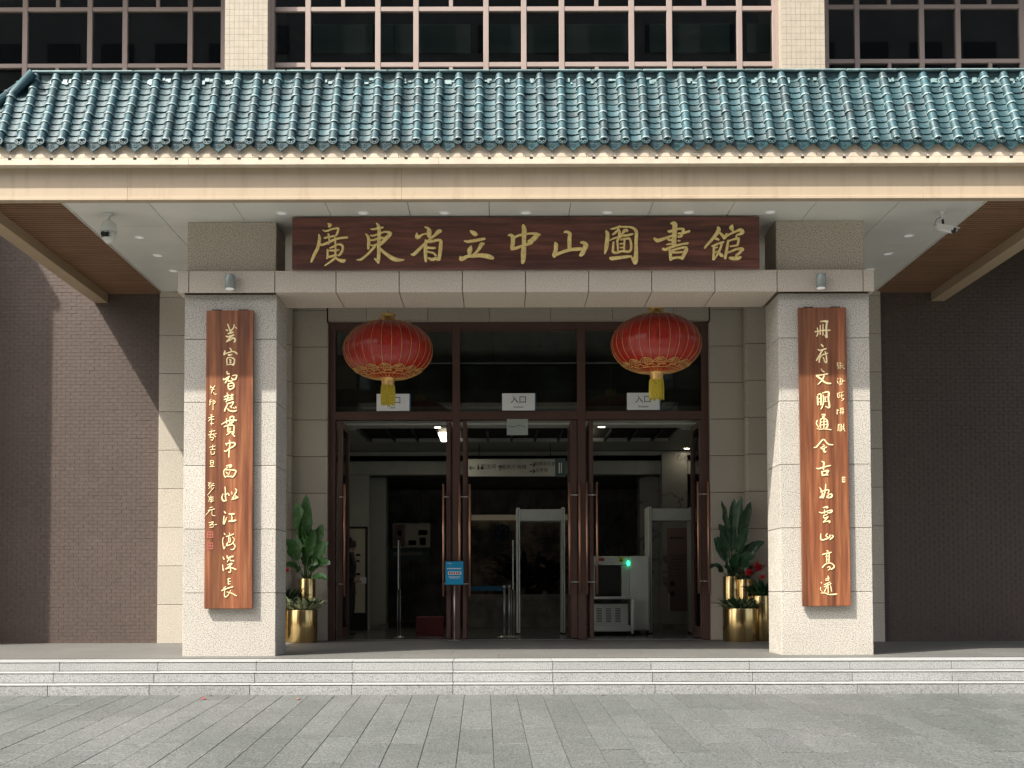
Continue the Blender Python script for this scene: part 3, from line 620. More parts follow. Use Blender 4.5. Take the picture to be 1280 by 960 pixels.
for px, py, w, h in ((262.8, 668.5, 8, 8.2), (262.8, 682.5, 8, 8.6)):
    x0, z1 = at(px - w / 2, py - h / 2, PL_Y); x1, z0 = at(px + w / 2, py + h / 2, PL_Y)
    mb = MB()
    for a in (0, .42, .84):
        mb.box(x0 + (x1 - x0) * a, x0 + (x1 - x0) * (a + .16), PL_Y - .003, PL_Y + .003, z0, z1)
        mb.box(x0, x1, PL_Y - .0045, PL_Y + .003, z0 + (z1 - z0) * a, z0 + (z1 - z0) * (a + .16))
    mb.build('seal', 'seal_red', pl)
x0, z1 = at(1052.5, 596, PL_Y); x1, z0 = at(1056.5, 603, PL_Y)
box('seal', x0, x1, PL_Y - .004, PL_Y + .002, z0, z1, 'pale_gold', pr)
for a in (.3, .62): box('seal_mark', x0 + .006, x1 - .006, PL_Y - .006, PL_Y, z0 + (z1 - z0) * a, z0 + (z1 - z0) * (a + .14), 'seal_red', pr)
# ================================================================= canopy
Y_FA = 14.05
can = thing('entrance_canopy', 'wide cream canopy with a steep green glazed tile roof over the entrance', 'canopy', (XC, 16.0, Z_CEIL))
CX0, CX1 = -6.36, 6.99
BI0, BI1, WC0, WC1 = -6.15, 6.78, -5.27, 5.88
zl = PZ(640, 249.3, Y_FA); zf = PZ(640, 204, Y_FA); zlip = PZ(640, 245.5, Y_FA)
fj = [CX0] + [PX(p_, 235, Y_FA) for p_ in (159.5, 502, 827.6, 1154)] + [8.9]
for a, c_ in zip(fj, fj[1:]):
    box('fascia_panel', a + .0008, c_ - .0008, Y_FA, Y_FA + .06, zlip + .001, zf, 'cream_panel', can, .002)
    box('fascia_lip', a + .0008, c_ - .0008, Y_FA - .012, Y_FA + .10, zl, zlip, 'cream_panel', can, .003)
box('fascia_backing', CX0, 8.9, Y_FA + .061, Y_FA + .12, zl + .01, 5.98, 'cream_panel', can)
# a shallow drip edge at the top of the fascia, then the cornice band with weep slots
zb0, zb1 = PZ(640, 204.6, 13.93), PZ(640, 196.2, 13.93)
zp1 = PZ(640, 176, 13.96)
x = -6.6
while x < 9.1:
    w = 0.2455 * 12
    box('cornice_band', x + .001, min(x + w, 9.1) - .001, 13.94, Y_FA + .06, zb0, zb1, 'cream_plaster', can, .003); x += w
x = -6.6; k = 0
while x < 9.1:
    w = random.choice([0.2455, 0.49, 0.74]) 
    box('plaster_block', x + .0015, min(x + w, 9.1) - .0015, 13.955, Y_FA + .06, zb1 + .010, zb1 + .055, 'cream_plaster', can, .002); x += w
box('plaster_board', -6.6, 9.1, 13.968, Y_FA + .06, zb1 + .057, zp1 - .03, 'cream_plaster', can)
mb = MB()
RIBX = [0.01 + 0.2455 * k for k in range(-26, 37)]
for xr in RIBX:
    xm = xr + .2455 / 2
    if -6.6 < xm < 9.0: mb.box(xm - .019, xm + .019, 13.9385, 13.95, zb1 - .020, zb1 + .008)
o = mb.build('weep_slots', 'dark_void', can); o['kind'] = 'stuff'
# roof slope frame
EY, TY = 13.94, 14.42
EZ = PZ(640, 176.5, EY); TZ = PZ(640, 96, TY)
U = Vector((0, TY - EY, TZ - EZ)); SLN = U.length; U.normalize(); NN = Vector((1, 0, 0)).cross(U)
HX0t, HX1t = -5.63, 8.3; HX0e, HX1e = -6.52, 9.1
def frame(x, s, up=0.0):
    o = Vector((x, EY, EZ)) + U * s + NN * up
    return Matrix(((1, U.x, NN.x, o.x), (0, U.y, NN.y, o.y), (0, U.z, NN.z, o.z), (0, 0, 0, 1)))
def smax(x):
    """how far up the slope a rib at x may run before it meets the hip"""
    if x < HX0t: return SLN * max(0.0, (x - HX0e) / (HX0t - HX0e))
    if x > HX1t: return SLN * max(0.0, (HX1e - x) / (HX1e - HX1t))
    return SLN
mb = MB()
def sl(x, s, up): return tuple(Vector((x, EY, EZ)) + U * s + NN * up)
vs = [sl(HX0e, 0, -.035), sl(HX1e, 0, -.035), sl(HX1t, SLN, -.035), sl(HX0t, SLN, -.035)]
vs += [tuple(Vector(v) - NN * .05) for v in vs]
mb.add(vs, [(0, 1, 2, 3), (7, 6, 5, 4), (0, 4, 5, 1), (1, 5, 6, 2), (2, 6, 7, 3), (3, 7, 4, 0)]); mb.build('roof_deck', 'ridge_glaze', can)
# cover tile
NR = 7.6; LT = SLN / NR
def cover_mesh():
    mb = MB(); r0, r1 = .056, .050
    def ring(r, y): return [(r * math.cos(t), y, r * math.sin(t) * 1.05 - 0.004) for t in [math.pi * (-0.08 + 1.16 * j / 8) for j in range(9)]]
    def strip(a, b, mi): mb.add(a + b, [(j, j + 1, 10 + j, 9 + j) for j in range(8)], mi, True)
    strip(ring(r0 + .004, 0.0), ring(r0 + .004, .016), 1)
    a = ring(r0 + .004, 0.0); c_ = ring(r0 - .012, 0.0); mb.add(a + c_, [(j, j + 1, 10 + j, 9 + j) for j in range(8)], 1)
    a = ring(r0 + .004, .016); c_ = ring(r0, .018); strip(a, c_, 0)
    strip(ring(r0, .018), ring(r1, LT + .015), 0)
    return mb.mesh('cover_tile', ['tile_glaze', 'tile_lip'])
def pan_mesh(L):
    mb = MB()
    def row(y, lift, t=0): return [(-.10 + .2 * j / 6, y, lift - t - .030 * (1 - (abs(j - 3) / 3) ** 2)) for j in range(7)]
    a, c_ = row(0, .016), row(L + .03, 0.0)
    mb.add(a + c_, [(j, j + 1, 8 + j, 7 + j) for j in range(6)], 0, True)
    a, c_ = row(0, .016), row(0, .016, .014)
    mb.add(a + c_, [(j, j + 1, 8 + j, 7 + j) for j in range(6)], 1)
    a, c_ = row(0, .016, .014), row(L * .5, .0, .014)
    mb.add(a + c_, [(j, j + 1, 8 + j, 7 + j) for j in range(6)], 0)
    return mb.mesh('pan_tile', ['pan_glaze', 'ridge_glaze'])
COV = cover_mesh(); NP = 11; LP = SLN / NP; PAN = pan_mesh(LP)
def jit(M, a=0.02, d=0.003):
    return M @ Matrix.Translation((random.uniform(-d, d), random.uniform(-d, d), random.uniform(-d * .5, d))) @ Matrix.Rotation(random.uniform(-a, a), 4, 'Z')
covers, pans = [], []
for xr in RIBX:
    if not (HX0e + .1 < xr < HX1e - .1): continue
    m_ = smax(xr)
    for k in range(8):
        s = k * LT
        if s > m_ - LT * .35: break
        covers.append((xr, jit(frame(xr, s, 0.0), .05, .005)))
    xm = xr + .2455 / 2
    if HX0e + .1 < xm < HX1e - .1:
        m_ = smax(xm)
        for k in range(NP):
            if k * LP > m_ - LP * .4: break
            pans.append((xm, jit(frame(xm, k * LP + .02, 0.0), .03, .004)))
def lay(lst, me, name, mats):
    lst.sort(key=lambda t: abs(t[0] - XC))
    for i, (x, M) in enumerate(lst[:300]): link(name, me, can, None, M)
    mb = MB()
    for x, M in lst[300:]:
        mb.v += []; o_ = len(mb.v)
        mb.v += [tuple(M @ v.co) for v in me.vertices]
        for p_ in me.polygons: mb.f.append(tuple(i + o_ for i in p_.vertices)); mb.mi.append(p_.material_index); mb.sm.append(p_.use_smooth)
    o = mb.build(name, mats, can); o['kind'] = 'stuff'
lay(covers, COV, 'cover_tile', ['tile_glaze', 'tile_lip'])
lay(pans, PAN, 'pan_tile', ['pan_glaze', 'ridge_glaze'])
# rib end discs and pointed drip tiles along the eave
mb = MB(); prof = [(0, -.006), (.014, -.006), (.018, .002), (.028, .002), (.031, -.004), (.038, -.004), (.041, .006), (.053, .006), (.057, -.002), (.057, -.02)]
mb.lathe([(r, z) for r, z in prof], 0, 0, 20, 0, False)
for q in range(6):
    a = q * math.pi / 3; mb.box(.018, .036, -.003, .003, -.004, .004, 1, Matrix.Rotation(a, 4, 'Z'))
DISC = mb.mesh('eave_disc', ['tile_glaze', 'tile_lip'])
mb = MB()
out = [(-.119, .055), (-.112, .012), (-.085, -.022), (-.045, -.045), (0, -.088), (.045, -.045), (.085, -.022), (.112, .012), (.119, .055), (.06, .036), (0, .030), (-.06, .036)]
def scl(q, k): return [(x * k, .0 + (z) * k) for x, z in q]
mb.prism(out, 0, .012, 'xz', 0)
i1 = scl(out, .84); nO = len(out)
vs = [(x, -.006, z) for x, z in out] + [(x, -.006, z) for x, z in i1] + [(x, 0.0, z) for x, z in i1] + [(x, 0, z) for x, z in out]
mb.add(vs, [(i, (i + 1) % nO, nO + (i + 1) % nO, nO + i) for i in range(nO)] + [(nO + i, nO + (i + 1) % nO, 2 * nO + (i + 1) % nO, 2 * nO + i) for i in range(nO)] + [(i, 3 * nO + i, 3 * nO + (i + 1) % nO, (i + 1) % nO) for i in range(nO)], 1)
for a in (0, 1, 2, 3, 4):   # a small raised flower
    t = a * 2 * math.pi / 5
    mb.box(-.008, .008, -.005, 0, .008, .026, 1, Matrix.Translation((0, 0, -.008)) @ Matrix.Rotation(t, 4, 'Y'))
DRIP = mb.mesh('drip_tile', ['pan_glaze', 'tile_glaze'])
for xr in RIBX:
    if HX0e + .05 < xr < HX1e - .05:
        M = Matrix.Translation((xr + random.uniform(-.003, .003), EY - .034, EZ + .004)) @ Matrix.Rotation(R(90 - 12), 4, 'X') @ Matrix.Rotation(random.uniform(0, 1), 4, 'Z')
        link('eave_disc', DISC, can, None, M)
    xm = xr + .2455 / 2
    if HX0e + .1 < xm < HX1e - .1:
        M = Matrix.Translation((xm + random.uniform(-.003, .003), EY - .002, EZ - .038 + random.uniform(-.004, .003))) @ Matrix.Rotation(R(-5), 4, 'X') @ Matrix.Rotation(random.uniform(-.03, .03), 4, 'Y')
        link('drip_tile', DRIP, can, None, M)
# ridge: dark upstand with an overhanging cap
zr0, zr1 = TZ - .06, PZ(640, 90.2, TY - .02)
box('ridge_wall', HX0t, HX1t, TY - .005, TY + .1, zr0, zr1, 'ridge_glaze', can)
x = HX0t - .06
while x < HX1t + .06:
    x2 = min(x + .62, HX1t + .06)
    box('ridge_cap', x + .002, x2 - .002, TY - .045, TY + .13, zr1 + random.uniform(0, .003), zr1 + .028, 'tile_lip', can, .008); x = x2
# rough mortar bedding squeezed out under the ridge, between the ribs
mb = MB()
for xr in RIBX:
    xm = xr + .2455 / 2
    if HX0t < xm < HX1t and random.random() < .62:
        for q in range(random.randint(2, 5)):
            dx0 = random.uniform(-.075, .045); w_ = random.uniform(.02, .06); s0 = SLN - random.uniform(.05, .13); h_ = random.uniform(.02, .07)
            mb.box(dx0, dx0 + w_, s0, s0 + h_, -.02, random.uniform(-.006, .004), 0, frame(xm, 0) @ Matrix.Rotation(random.uniform(-.02, .02), 4, 'Z'))
o = mb.build('mortar', 'tile_lip', can); o['kind'] = 'stuff'
for sgn, xe, xt in ((-1, HX0e, HX0t), (1, HX1e, HX1t)):
    a = Vector((xe, EY + .03, EZ + .02)); c_ = Vector((xt + sgn * .07, TY, TZ + .0)); nseg = 7
    for k in range(nseg):
        p0 = a.lerp(c_, k / nseg); p1 = a.lerp(c_, (k + 1.08) / nseg)
        mb = MB(); mb.tube([p0, p0.lerp(p1, .1), p0.lerp(p1, .12), p1], [.070, .070, .062, .058], 10); mb.build('hip_tile', 'tile_glaze', can)
    # side slope beyond the hip
    mb = MB(); ye = Y_WALL - .1
    mb.add([(xe, EY, EZ), (xe, ye, EZ), (xt, ye, TZ), (xt, TY, TZ)], [(0, 1, 2, 3)])
    yy = EY + .35
    while yy < ye:
        mb.tube([(xe, yy, EZ + .01), (xt, yy, TZ + .01)], .055, 6); yy += .2455
    o = mb.build('side_slope', 'tile_glaze', can)
    box('side_fascia', min(xe + sgn * -.02, xe + sgn * -.16), max(xe + sgn * -.02, xe + sgn * -.16), Y_FA, ye, zb0, EZ - .02, 'cream_plaster', can)
box('roof_slab', HX0t + .05, 6.99, TY + .1, Y_WALL - .35, 5.62, zr1 - .15, 'roof_felt', can)
box('roof_slab', 6.991, HX1t + .6, TY + .1, Y_WALL - .05, 6.35, zr1 - .16, 'roof_felt', can)  # unseen stretch, raised and run on to keep the right wall shaded
# soffit: metal ceiling panels, timber-look slats, edge beams
cj = [WC0] + [PX(p_, 250, 14.1) for p_ in (178, 285, 402.4, 507, 611, 715.5, 820, 924, 1028, 1134)] + [WC1]
yj = [Y_FA + .101, 15.28, 16.13, 16.97, 17.8, Y_WALL - .005]
for a, c_ in zip(cj, cj[1:]):
    for d, e in zip(yj, yj[1:]):
        box('ceiling_panel', a + .004, c_ - .004, d + .003, e - .003, Z_CEIL + .001, Z_CEIL + .02, 'ceiling_panel', can)
box('ceiling_backing', WC0, WC1, Y_FA + .121, Y_WALL - .005, Z_CEIL + .03, Z_CEIL + .1, 'dark_void', can)
for xa, xb in ((BI0, WC0 - .012), (WC1 + .012, BI1)):
    y = Y_FA + .13
    while y < Y_WALL - .04:
        box('soffit_slat', xa, xb, y, y + .052, Z_CEIL - .018, Z_CEIL + .012, 'bronze_slat', can); y += .084
    box('slat_backing', xa, xb, Y_FA + .121, Y_WALL - .005, Z_CEIL + .03, Z_CEIL + .1, 'dark_void', can)
for xa, xb in ((WC0 - .012, WC0 - .001), (WC1 + .001, WC1 + .012)):
    box('edge_trim', xa, xb, Y_FA + .122, Y_WALL - .005, Z_CEIL - .014, Z_CEIL + .02, 'ceiling_panel', can)
for xa, xb in ((CX0, BI0), (BI1, CX1)):
    box('side_beam', xa, xb, Y_FA + .125, Y_WALL - .004, 5.335, 5.9, 'beam_cladding', can, .004)
# recessed lamps in the ceiling
LP_ = [(PX(352, 265, 14.75) + k * 1.012, 14.75) for k in range(7)]
LP_ += [(-4.77, y) for y in (15.75, 16.6, 17.4)] + [(5.43, y) for y in (15.75, 16.6, 17.4)]
names = ['leftmost of the front row of ceiling spots, above the left granite block', 'ceiling spot over the first gold character of the sign', 'ceiling spot above the sign between its second and third characters from the left side', 'ceiling spot just left of the middle of the sign', 'ceiling spot over the right middle of the sign', 'ceiling spot over the last gold character of the sign', 'rightmost of the front row of ceiling spots, beside the right granite block',
 'nearest of the three ceiling spots beside the dome camera', 'middle of the three ceiling spots behind the dome camera', 'ceiling spot farthest back on the left by the brick wall',
 'nearest of the three ceiling spots below the bullet camera', 'middle of the three ceiling spots on the right', 'ceiling spot farthest back on the right by the brick wall']
mb = MB(); mb.lathe([(.056, -.001), (.058, -.004), (.070, -.003), (.072, .002)], 0, 0, 24); RIM = mb.mesh('rim', 'white_plate')
mb = MB(); mb.lathe([(0, .000), (.056, -.002)], 0, 0, 20); LNS = mb.mesh('lens', 'lens_glow')
names[2] = 'ceiling spot over the second and third gold characters of the sign'
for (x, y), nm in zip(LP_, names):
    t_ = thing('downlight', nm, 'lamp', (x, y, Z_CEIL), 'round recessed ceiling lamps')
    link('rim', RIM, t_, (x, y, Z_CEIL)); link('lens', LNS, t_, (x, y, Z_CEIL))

# ================================================================= security cameras
dx, dz = at(136, 269, 14.75)
t_ = thing('dome_camera', 'white dome security camera hanging from the left part of the ceiling', 'camera', (dx, 14.75, Z_CEIL))
mb = MB(); mb.lathe([(.0, Z_CEIL), (.055, Z_CEIL), (.055, Z_CEIL - .02), (.018, Z_CEIL - .035), (.018, Z_CEIL - .085), (.03, Z_CEIL - .09)], dx, 14.75, 16); mb.build('mount', 'camera_white', t_)
zt = Z_CEIL - .085
mb = MB(); mb.lathe([(0, zt), (.03, zt), (.075, zt - .03), (.1, zt - .08), (.103, zt - .145), (.095, zt - .15)], dx, 14.75, 20); mb.build('hood', 'camera_white', t_)
mb = MB(); mb.lathe([(.088, zt - .15), (.086, zt - .20), (.07, zt - .25), (.035, zt - .285), (0, zt - .295)], dx, 14.75, 20); mb.build('ball', 'camera_white', t_)
mb = MB(); mb.box(dx - .06, dx + .03, 14.75 - .092, 14.75 - .06, zt - .225, zt - .17); mb.build('window', 'dark_metal', t_)
mb = MB(); M = Matrix.Translation((dx - .03, 14.75 - .1, zt - .20)) @ Matrix.Rotation(R(90), 4, 'X')
q = MB(); q.lathe([(0, .012), (.02, .012), (.03, .02), (.034, .0)], 0, 0, 14); mb.add([M @ Vector(v) for v in q.v], q.f, 0, True); mb.build('lens', 'dark_metal', t_)
for ang in (-.4, .4, 1.1):
    q = MB(); q.lathe([(0, .01), (.009, .008), (.012, 0)], 0, 0, 8); M = Matrix.Translation((dx + .045 * math.cos(ang), 14.75 - .088, zt - .20 + .045 * math.sin(ang))) @ Matrix.Rotation(R(90), 4, 'X')
    mb = MB(); mb.add([M @ Vector(v) for v in q.v], q.f); mb.build('infrared_lamp', 'lamp_grey', t_)
bx, bz = at(1178, 263, 14.75)
t_ = thing('bullet_camera', 'white bullet security camera on a short arm under the right part of the ceiling', 'camera', (bx, 14.75, Z_CEIL))
mb = MB(); mb.lathe([(0, Z_CEIL), (.045, Z_CEIL), (.045, Z_CEIL - .015), (.016, Z_CEIL - .03), (.016, Z_CEIL - .10)], bx, 14.75, 14); mb.build('mount', 'camera_white', t_)
mb = MB(); mb.tube([(bx, 14.75, Z_CEIL - .08), (bx + .005, 14.75, Z_CEIL - .15), (bx - .01, 14.72, Z_CEIL - .19)], .016, 8); mb.build('arm', 'dark_metal', t_)
mb = MB(); mb.tube([(bx, 14.75, Z_CEIL - .06), (bx - .07, 14.76, Z_CEIL - .09), (bx - .10, 14.77, Z_CEIL - .17), (bx - .09, 14.74, Z_CEIL - .21)], .005, 6); mb.build('cable', 'dark_metal', t_)
M = Matrix.Translation((bx + .0, 14.66, Z_CEIL - .245)) @ Matrix.Rotation(R(38), 4, 'Z') @ Matrix.Rotation(R(22), 4, 'X')
def tf(mb0, M): 
    r_ = MB(); r_.v = [tuple(M @ Vector(v)) for v in mb0.v]; r_.f = mb0.f; r_.mi = mb0.mi; r_.sm = mb0.sm; return r_
q = MB(); q.tube([(0, .15, 0), (0, -.11, 0)], .04, 14); tf(q, M).build('body', 'camera_white', t_)
q = MB(); q.box(-.05, .05, -.16, .13, .036, .05); q.box(-.052, -.046, -.14, .1, 0, .05); q.box(.046, .052, -.14, .1, 0, .05); tf(q, M).build('sunshield', 'camera_white', t_)
q = MB(); q.tube([(0, -.11, 0), (0, -.125, 0)], .036, 14); tf(q, M).build('lens', 'dark_metal', t_)

# ================================================================= brick walls
def brick_wall(label, x0, x1, tl, near):
    t_ = thing('brick_wall', label, 'wall', ((x0 + x1) / 2, Y_WALL, 0))
    box('wall_core', x0, x1, Y_WALL + .0025, Y_WALL + .4, -.3, 7.3, 'brick_mortar', t_)
    bw, bh = .1485, .0562; g_ = .0017; mb = MB(); mb.v = [(-bw / 2 + g_, 0, -bh / 2 + g_), (bw / 2 - g_, 0, -bh / 2 + g_), (bw / 2 - g_, 0, bh / 2 - g_), (-bw / 2 + g_, 0, bh / 2 - g_)]
    mb = MB(); mb.box(-bw / 2 + g_, bw / 2 - g_, 0, .012, -bh / 2 + g_, bh / 2 - g_); me = mb.mesh('brick', 'brown_brick')
    lst = []; halves = []; z = bh / 2; r_ = 0
    vis = (-8.0, WC0) if tl < 0 else (5.8, 8.7)
    while z < 7.25:
        e_, dr_ = (x1, -1) if tl < 0 else (x0, 1)
        d = bw / 2 + (bw / 2 if r_ % 2 else 0)
        if r_ % 2: halves.append((e_ + dr_ * bw / 4, z))
        while d < x1 - x0:
            x = e_ + dr_ * d
            if vis[0] - .3 < x < vis[1] + .3: lst.append((x, z))
            d += bw
        z += bh; r_ += 1
    lst.sort(key=lambda p_: (p_[0] - near[0]) ** 2 + (p_[1] - near[1]) ** 2)
    for x, z in lst[:300]: link('brick', me, t_, (x, Y_WALL - .004 + random.uniform(-.0025, .0015), z))
    mb = MB()
    for x, z in halves: mb.box(x - bw / 4 + g_, x + bw / 4 - g_, Y_WALL - .004, Y_WALL + .008, z - bh / 2 + g_, z + bh / 2 - g_)
    for x, z in lst[300:]:
        yo = Y_WALL - .004 + random.uniform(-.0025, .0015)
        mb.box(x - bw / 2 + g_, x + bw / 2 - g_, yo, yo + .012, z - bh / 2 + g_, z + bh / 2 - g_)
    o = mb.build('brick', 'brown_brick', t_); o['kind'] = 'stuff'
brick_wall('brown brick wall left of the portico, half of it in sunlight', -12.0, -5.31, -1, (-6.6, 2.3))
brick_wall('brown brick wall right of the portico, wholly in shade', 5.955, 12.5, 1, (6.9, 2.3))
t_ = thing('side_wing', 'brown brick wing standing forward at the far left, out of frame', 'building', (-11, 18.5, 0))
box('wall', -15, -8.95, 17.2, 18.66, -.3, 8.6, 'brown_brick', t_)
box('coping', -15.05, -8.9, 17.15, 18.66, 8.6, 8.75, 'cream_plaster', t_)

# ================================================================= entrance surround
for i, (a, c_) in enumerate(((-5.31, -3.9), (4.55, 5.955))):
    t_ = thing('stone_pilaster', ['granite pilaster behind the left column, partly sunlit', 'granite pilaster behind the right column, in shade'][i], 'pilaster', ((a + c_) / 2, Y_PIL, 0), 'granite pilasters')
    stone_faces(t_, a, c_, Y_PIL, Y_STRIP + .3, [0.0] + [.6 * k for k in range(1, 10)] + [Z_CEIL - .002], 'wall_granite')
sur = thing('door_surround', 'recessed granite surround of square stones framing the entrance doors', 'door surround', (XC, Y_PANEL, 0))
X1a, X2a, X1b, X2b = -3.40, -2.83, 4.01, 3.45
zs = [.6 * k for k in range(0, 10)] + [Z_CEIL - .002]
for side, (pil, s_, p_) in enumerate(((-3.9, X1a, X2a), (4.55, X1b, X2b))):
    lo = min
    xa, xb = sorted((pil, s_)); box('stone_core', xa, xb, Y_STRIP + .02, Y_DOOR + .25, 0.0, Z_CEIL - .002, 'grout', sur)
    for a, c_ in zip(zs, zs[1:]): box('stone_panel', xa, xb, Y_STRIP, Y_STRIP + .018, a + .005, c_ - .005, 'wall_granite', sur, .003)
    # chamfered return
    for a, c_ in zip(zs, zs[1:]):
        mb = MB(); sg = 1 if side == 0 else -1
        mb.prism([(s_, Y_STRIP), (s_ + sg * .03, Y_STRIP + .02), (s_ + sg * .03, Y_PANEL + .01), (s_, Y_PANEL + .01)], a + .005, c_ - .005, 'xy'); mb.build('stone_panel', 'wall_granite', sur)
    xa, xb = sorted((s_, p_)); box('stone_core', xa, xb, Y_PANEL + .02, Y_DOOR + .25, 0.0, Z_CEIL - .002, 'grout', sur)
    for a, c_ in zip(zs, zs[1:]): box('stone_panel', xa + (.032 if side == 0 else 0), xb - (0.032 if side else 0), Y_PANEL, Y_PANEL + .018, a + .005, c_ - .005, 'wall_granite', sur, .003)
    sg = 1 if side == 0 else -1
    for a, c_ in zip(zs[:-1], zs[1:-1]):
        xa, xb = sorted((p_, p_ + sg * .018)); box('jamb_stone', xa, xb, Y_PANEL + .001, Y_DOOR + .25, a + .005, min(c_, 5.2) - .005, 'wall_granite', sur)
hz0 = PZ(640, 400.5, Y_PANEL)
hj = [X2a + .019] + [PX(p_, 392, Y_PANEL) for p_ in (458, 534.6, 612, 688, 765.5, 842)] + [X2b - .019]
box('stone_core', X2a + .019, X2b - .019, Y_PANEL + .02, Y_DOOR + .25, hz0 + .012, Z_CEIL - .002, 'grout', sur)
for a, c_ in zip(hj, hj[1:]):
    box('lintel_stone', a + .004, c_ - .004, Y_PANEL, Y_PANEL + .018, hz0 + .012, Z_CEIL - .004, 'wall_granite', sur, .003)
    box('lintel_soffit', a + .004, c_ - .004, Y_PANEL - .004, Y_DOOR + .2, hz0, hz0 + .011, 'wall_granite', sur)

# ================================================================= doors
dr = thing('entrance_doors', 'bronze framed glass entrance with three open double doors under glass transoms', 'door', (XC, Y_DOOR, 0))
def dx_(px, y=650, D=Y_DOOR): return PX(px, y, D)
jb0, jb1 = X2a + .019, X2b - .019
zTop = hz0 - .002; zTb = zTop - .115; zt1, zt0 = PZ(650, 514, Y_DOOR), PZ(650, 524.3, Y_DOOR)
posts = [(jb0, jb0 + .115), (dx_(565.6, 480), dx_(574.9, 480)), (dx_(721.6, 480), dx_(731.7, 480)), (jb1 - .115, jb1)]
for a, c_ in posts: box('door_post', a, c_, Y_DOOR, Y_DOOR + .16, 0.005, zTop, 'door_bronze', dr, .004)
box('top_rail', jb0 + .115, jb1 - .115, Y_DOOR + .004, Y_DOOR + .15, zTb, zTop, 'door_bronze', dr, .003)
for (a0, a), (c_, c1) in zip(posts, posts[1:]):
    box('transom_bar', a + .001, c_ - .001, Y_DOOR + .004, Y_DOOR + .15, zt0, zt1, 'door_bronze', dr, .003)
    f = box('transom_frame', a + .002, c_ - .002, Y_DOOR + .05, Y_DOOR + .09, zTb - .03, zTb - .001, 'door_bronze', dr)
    box('transom_pane', a + .003, c_ - .003, Y_DOOR + .07, Y_DOOR + .078, zt1 + .002, zTb - .031, 'dark_glass', dr)
    box('threshold', a + .001, c_ - .001, Y_DOOR + .02, Y_DOOR + .14, 0.0045, .012, 'steel', dr)
def leaf(px0, px1, hz, bars):
    xa, xb = dx_(px0, 650), dx_(px1, 650); xm = (xa + xb) / 2; ya, yb = Y_DOOR + .012, Y_DOOR + .98
    l_ = box('door_leaf', xa, xb, ya, ya + .1, .03, zt0 - .012, 'door_bronze', dr, .006)
    box('stile', xa, xb, yb - .1, yb, .03, zt0 - .012, 'door_bronze', l_)
    box('rail', xa + .006, xb - .006, ya + .101, yb - .101, .03, .2, 'door_bronze', l_); box('rail', xa + .006, xb - .006, ya + .101, yb - .101, zt0 - .11, zt0 - .012, 'door_bronze', l_)
    box('glass_pane', xm - .006, xm + .006, ya + .101, yb - .101, .201, zt0 - .111, 'leaf_glass', l_)
    for s_ in bars:
        xh = xm + s_ * .083; yh = ya - .075; mb = MB()
        mb.tube([(xh, yh, hz), (xh, yh, hz + 1.83)], .018, 10); mb.build('handle', 'copper', l_)
        for zz in (hz + .2, hz + 1.62):
            mb = MB(); mb.tube([(xh, yh, zz), (xm, yh, zz), (xm, ya + .01, zz)], .011, 6); mb.build('handle_bracket', 'steel', l_)
leaf(422, 427.5, .72, (1,)); leaf(558, 563.5, .72, (-1,)); leaf(578.5, 583.3, .72, (1, -1)); leaf(714, 721.7, .745, (-1, 1)); leaf(737, 742, .745, (-1, 1)); leaf(875.5, 881, .755, (-1, 1))
# entrance placards on the transom bar
for i, (px0, px1, s1, s2) in enumerate(((470.7, 511.8, '出口', 'Exit'), (627.6, 668.7, '入口', 'Entrance'), (783.6, 824.6, '入口', 'Entrance'))):
    ys_ = Y_DOOR - .06; xa, z1 = at(px0, (492.3, 491.6, 491)[i], ys_); xb, z0 = at(px1, (513.6, 513, 512.3)[i], ys_)
    t_ = thing('door_placard', ['white exit placard behind the left lantern tassel above the doors', 'white entrance placard over the middle doorway, fully visible', 'white entrance placard behind the right lantern tassel above the doors'][i], 'sign', ((xa + xb) / 2, ys_, z0), 'white placards above the doors')
    box('plate', xa, xb, ys_, ys_ + .015, z0, z1, 'white_plate', t_, .002); box('side_edge', xb - .02, xb + .022, ys_ + .016, ys_ + .05, z0, z1, 'blue_edge', t_)
    text('lettering', s1, .135, (xa + xb) / 2, ys_ - .003, z0 + (z1 - z0) * .60, 'black_ink', t_, .001)
    text('lettering', s2, .045, (xa + xb) / 2, ys_ - .003, z0 + (z1 - z0) * .2, 'black_ink', t_, .001)
xa, z1 = at(633.5, 523.8, Y_DOOR - .02); xb, z0 = at(660, 543.8, Y_DOOR - .02)
t_ = thing('hanging_plate', 'small frosted grey plate hanging from the middle transom bar', 'plate', ((xa + xb) / 2, Y_DOOR - .02, z0))
box('plate', xa, xb, Y_DOOR - .02, Y_DOOR - .008, z0, z1, 'frosted_plate', t_, .002)
mb = MB(); 
for k in range(9): 
    q = xa + .03 + (xb - xa - .06) * k / 9; w = random.uniform(.012, .022); zz = z1 - .125 - .012 * math.sin(k * .9); mb.box(q, q + w, Y_DOOR - .022, Y_DOOR - .0195, zz, zz + random.uniform(.008, .02))
mb.build('print', 'dark_metal', t_)
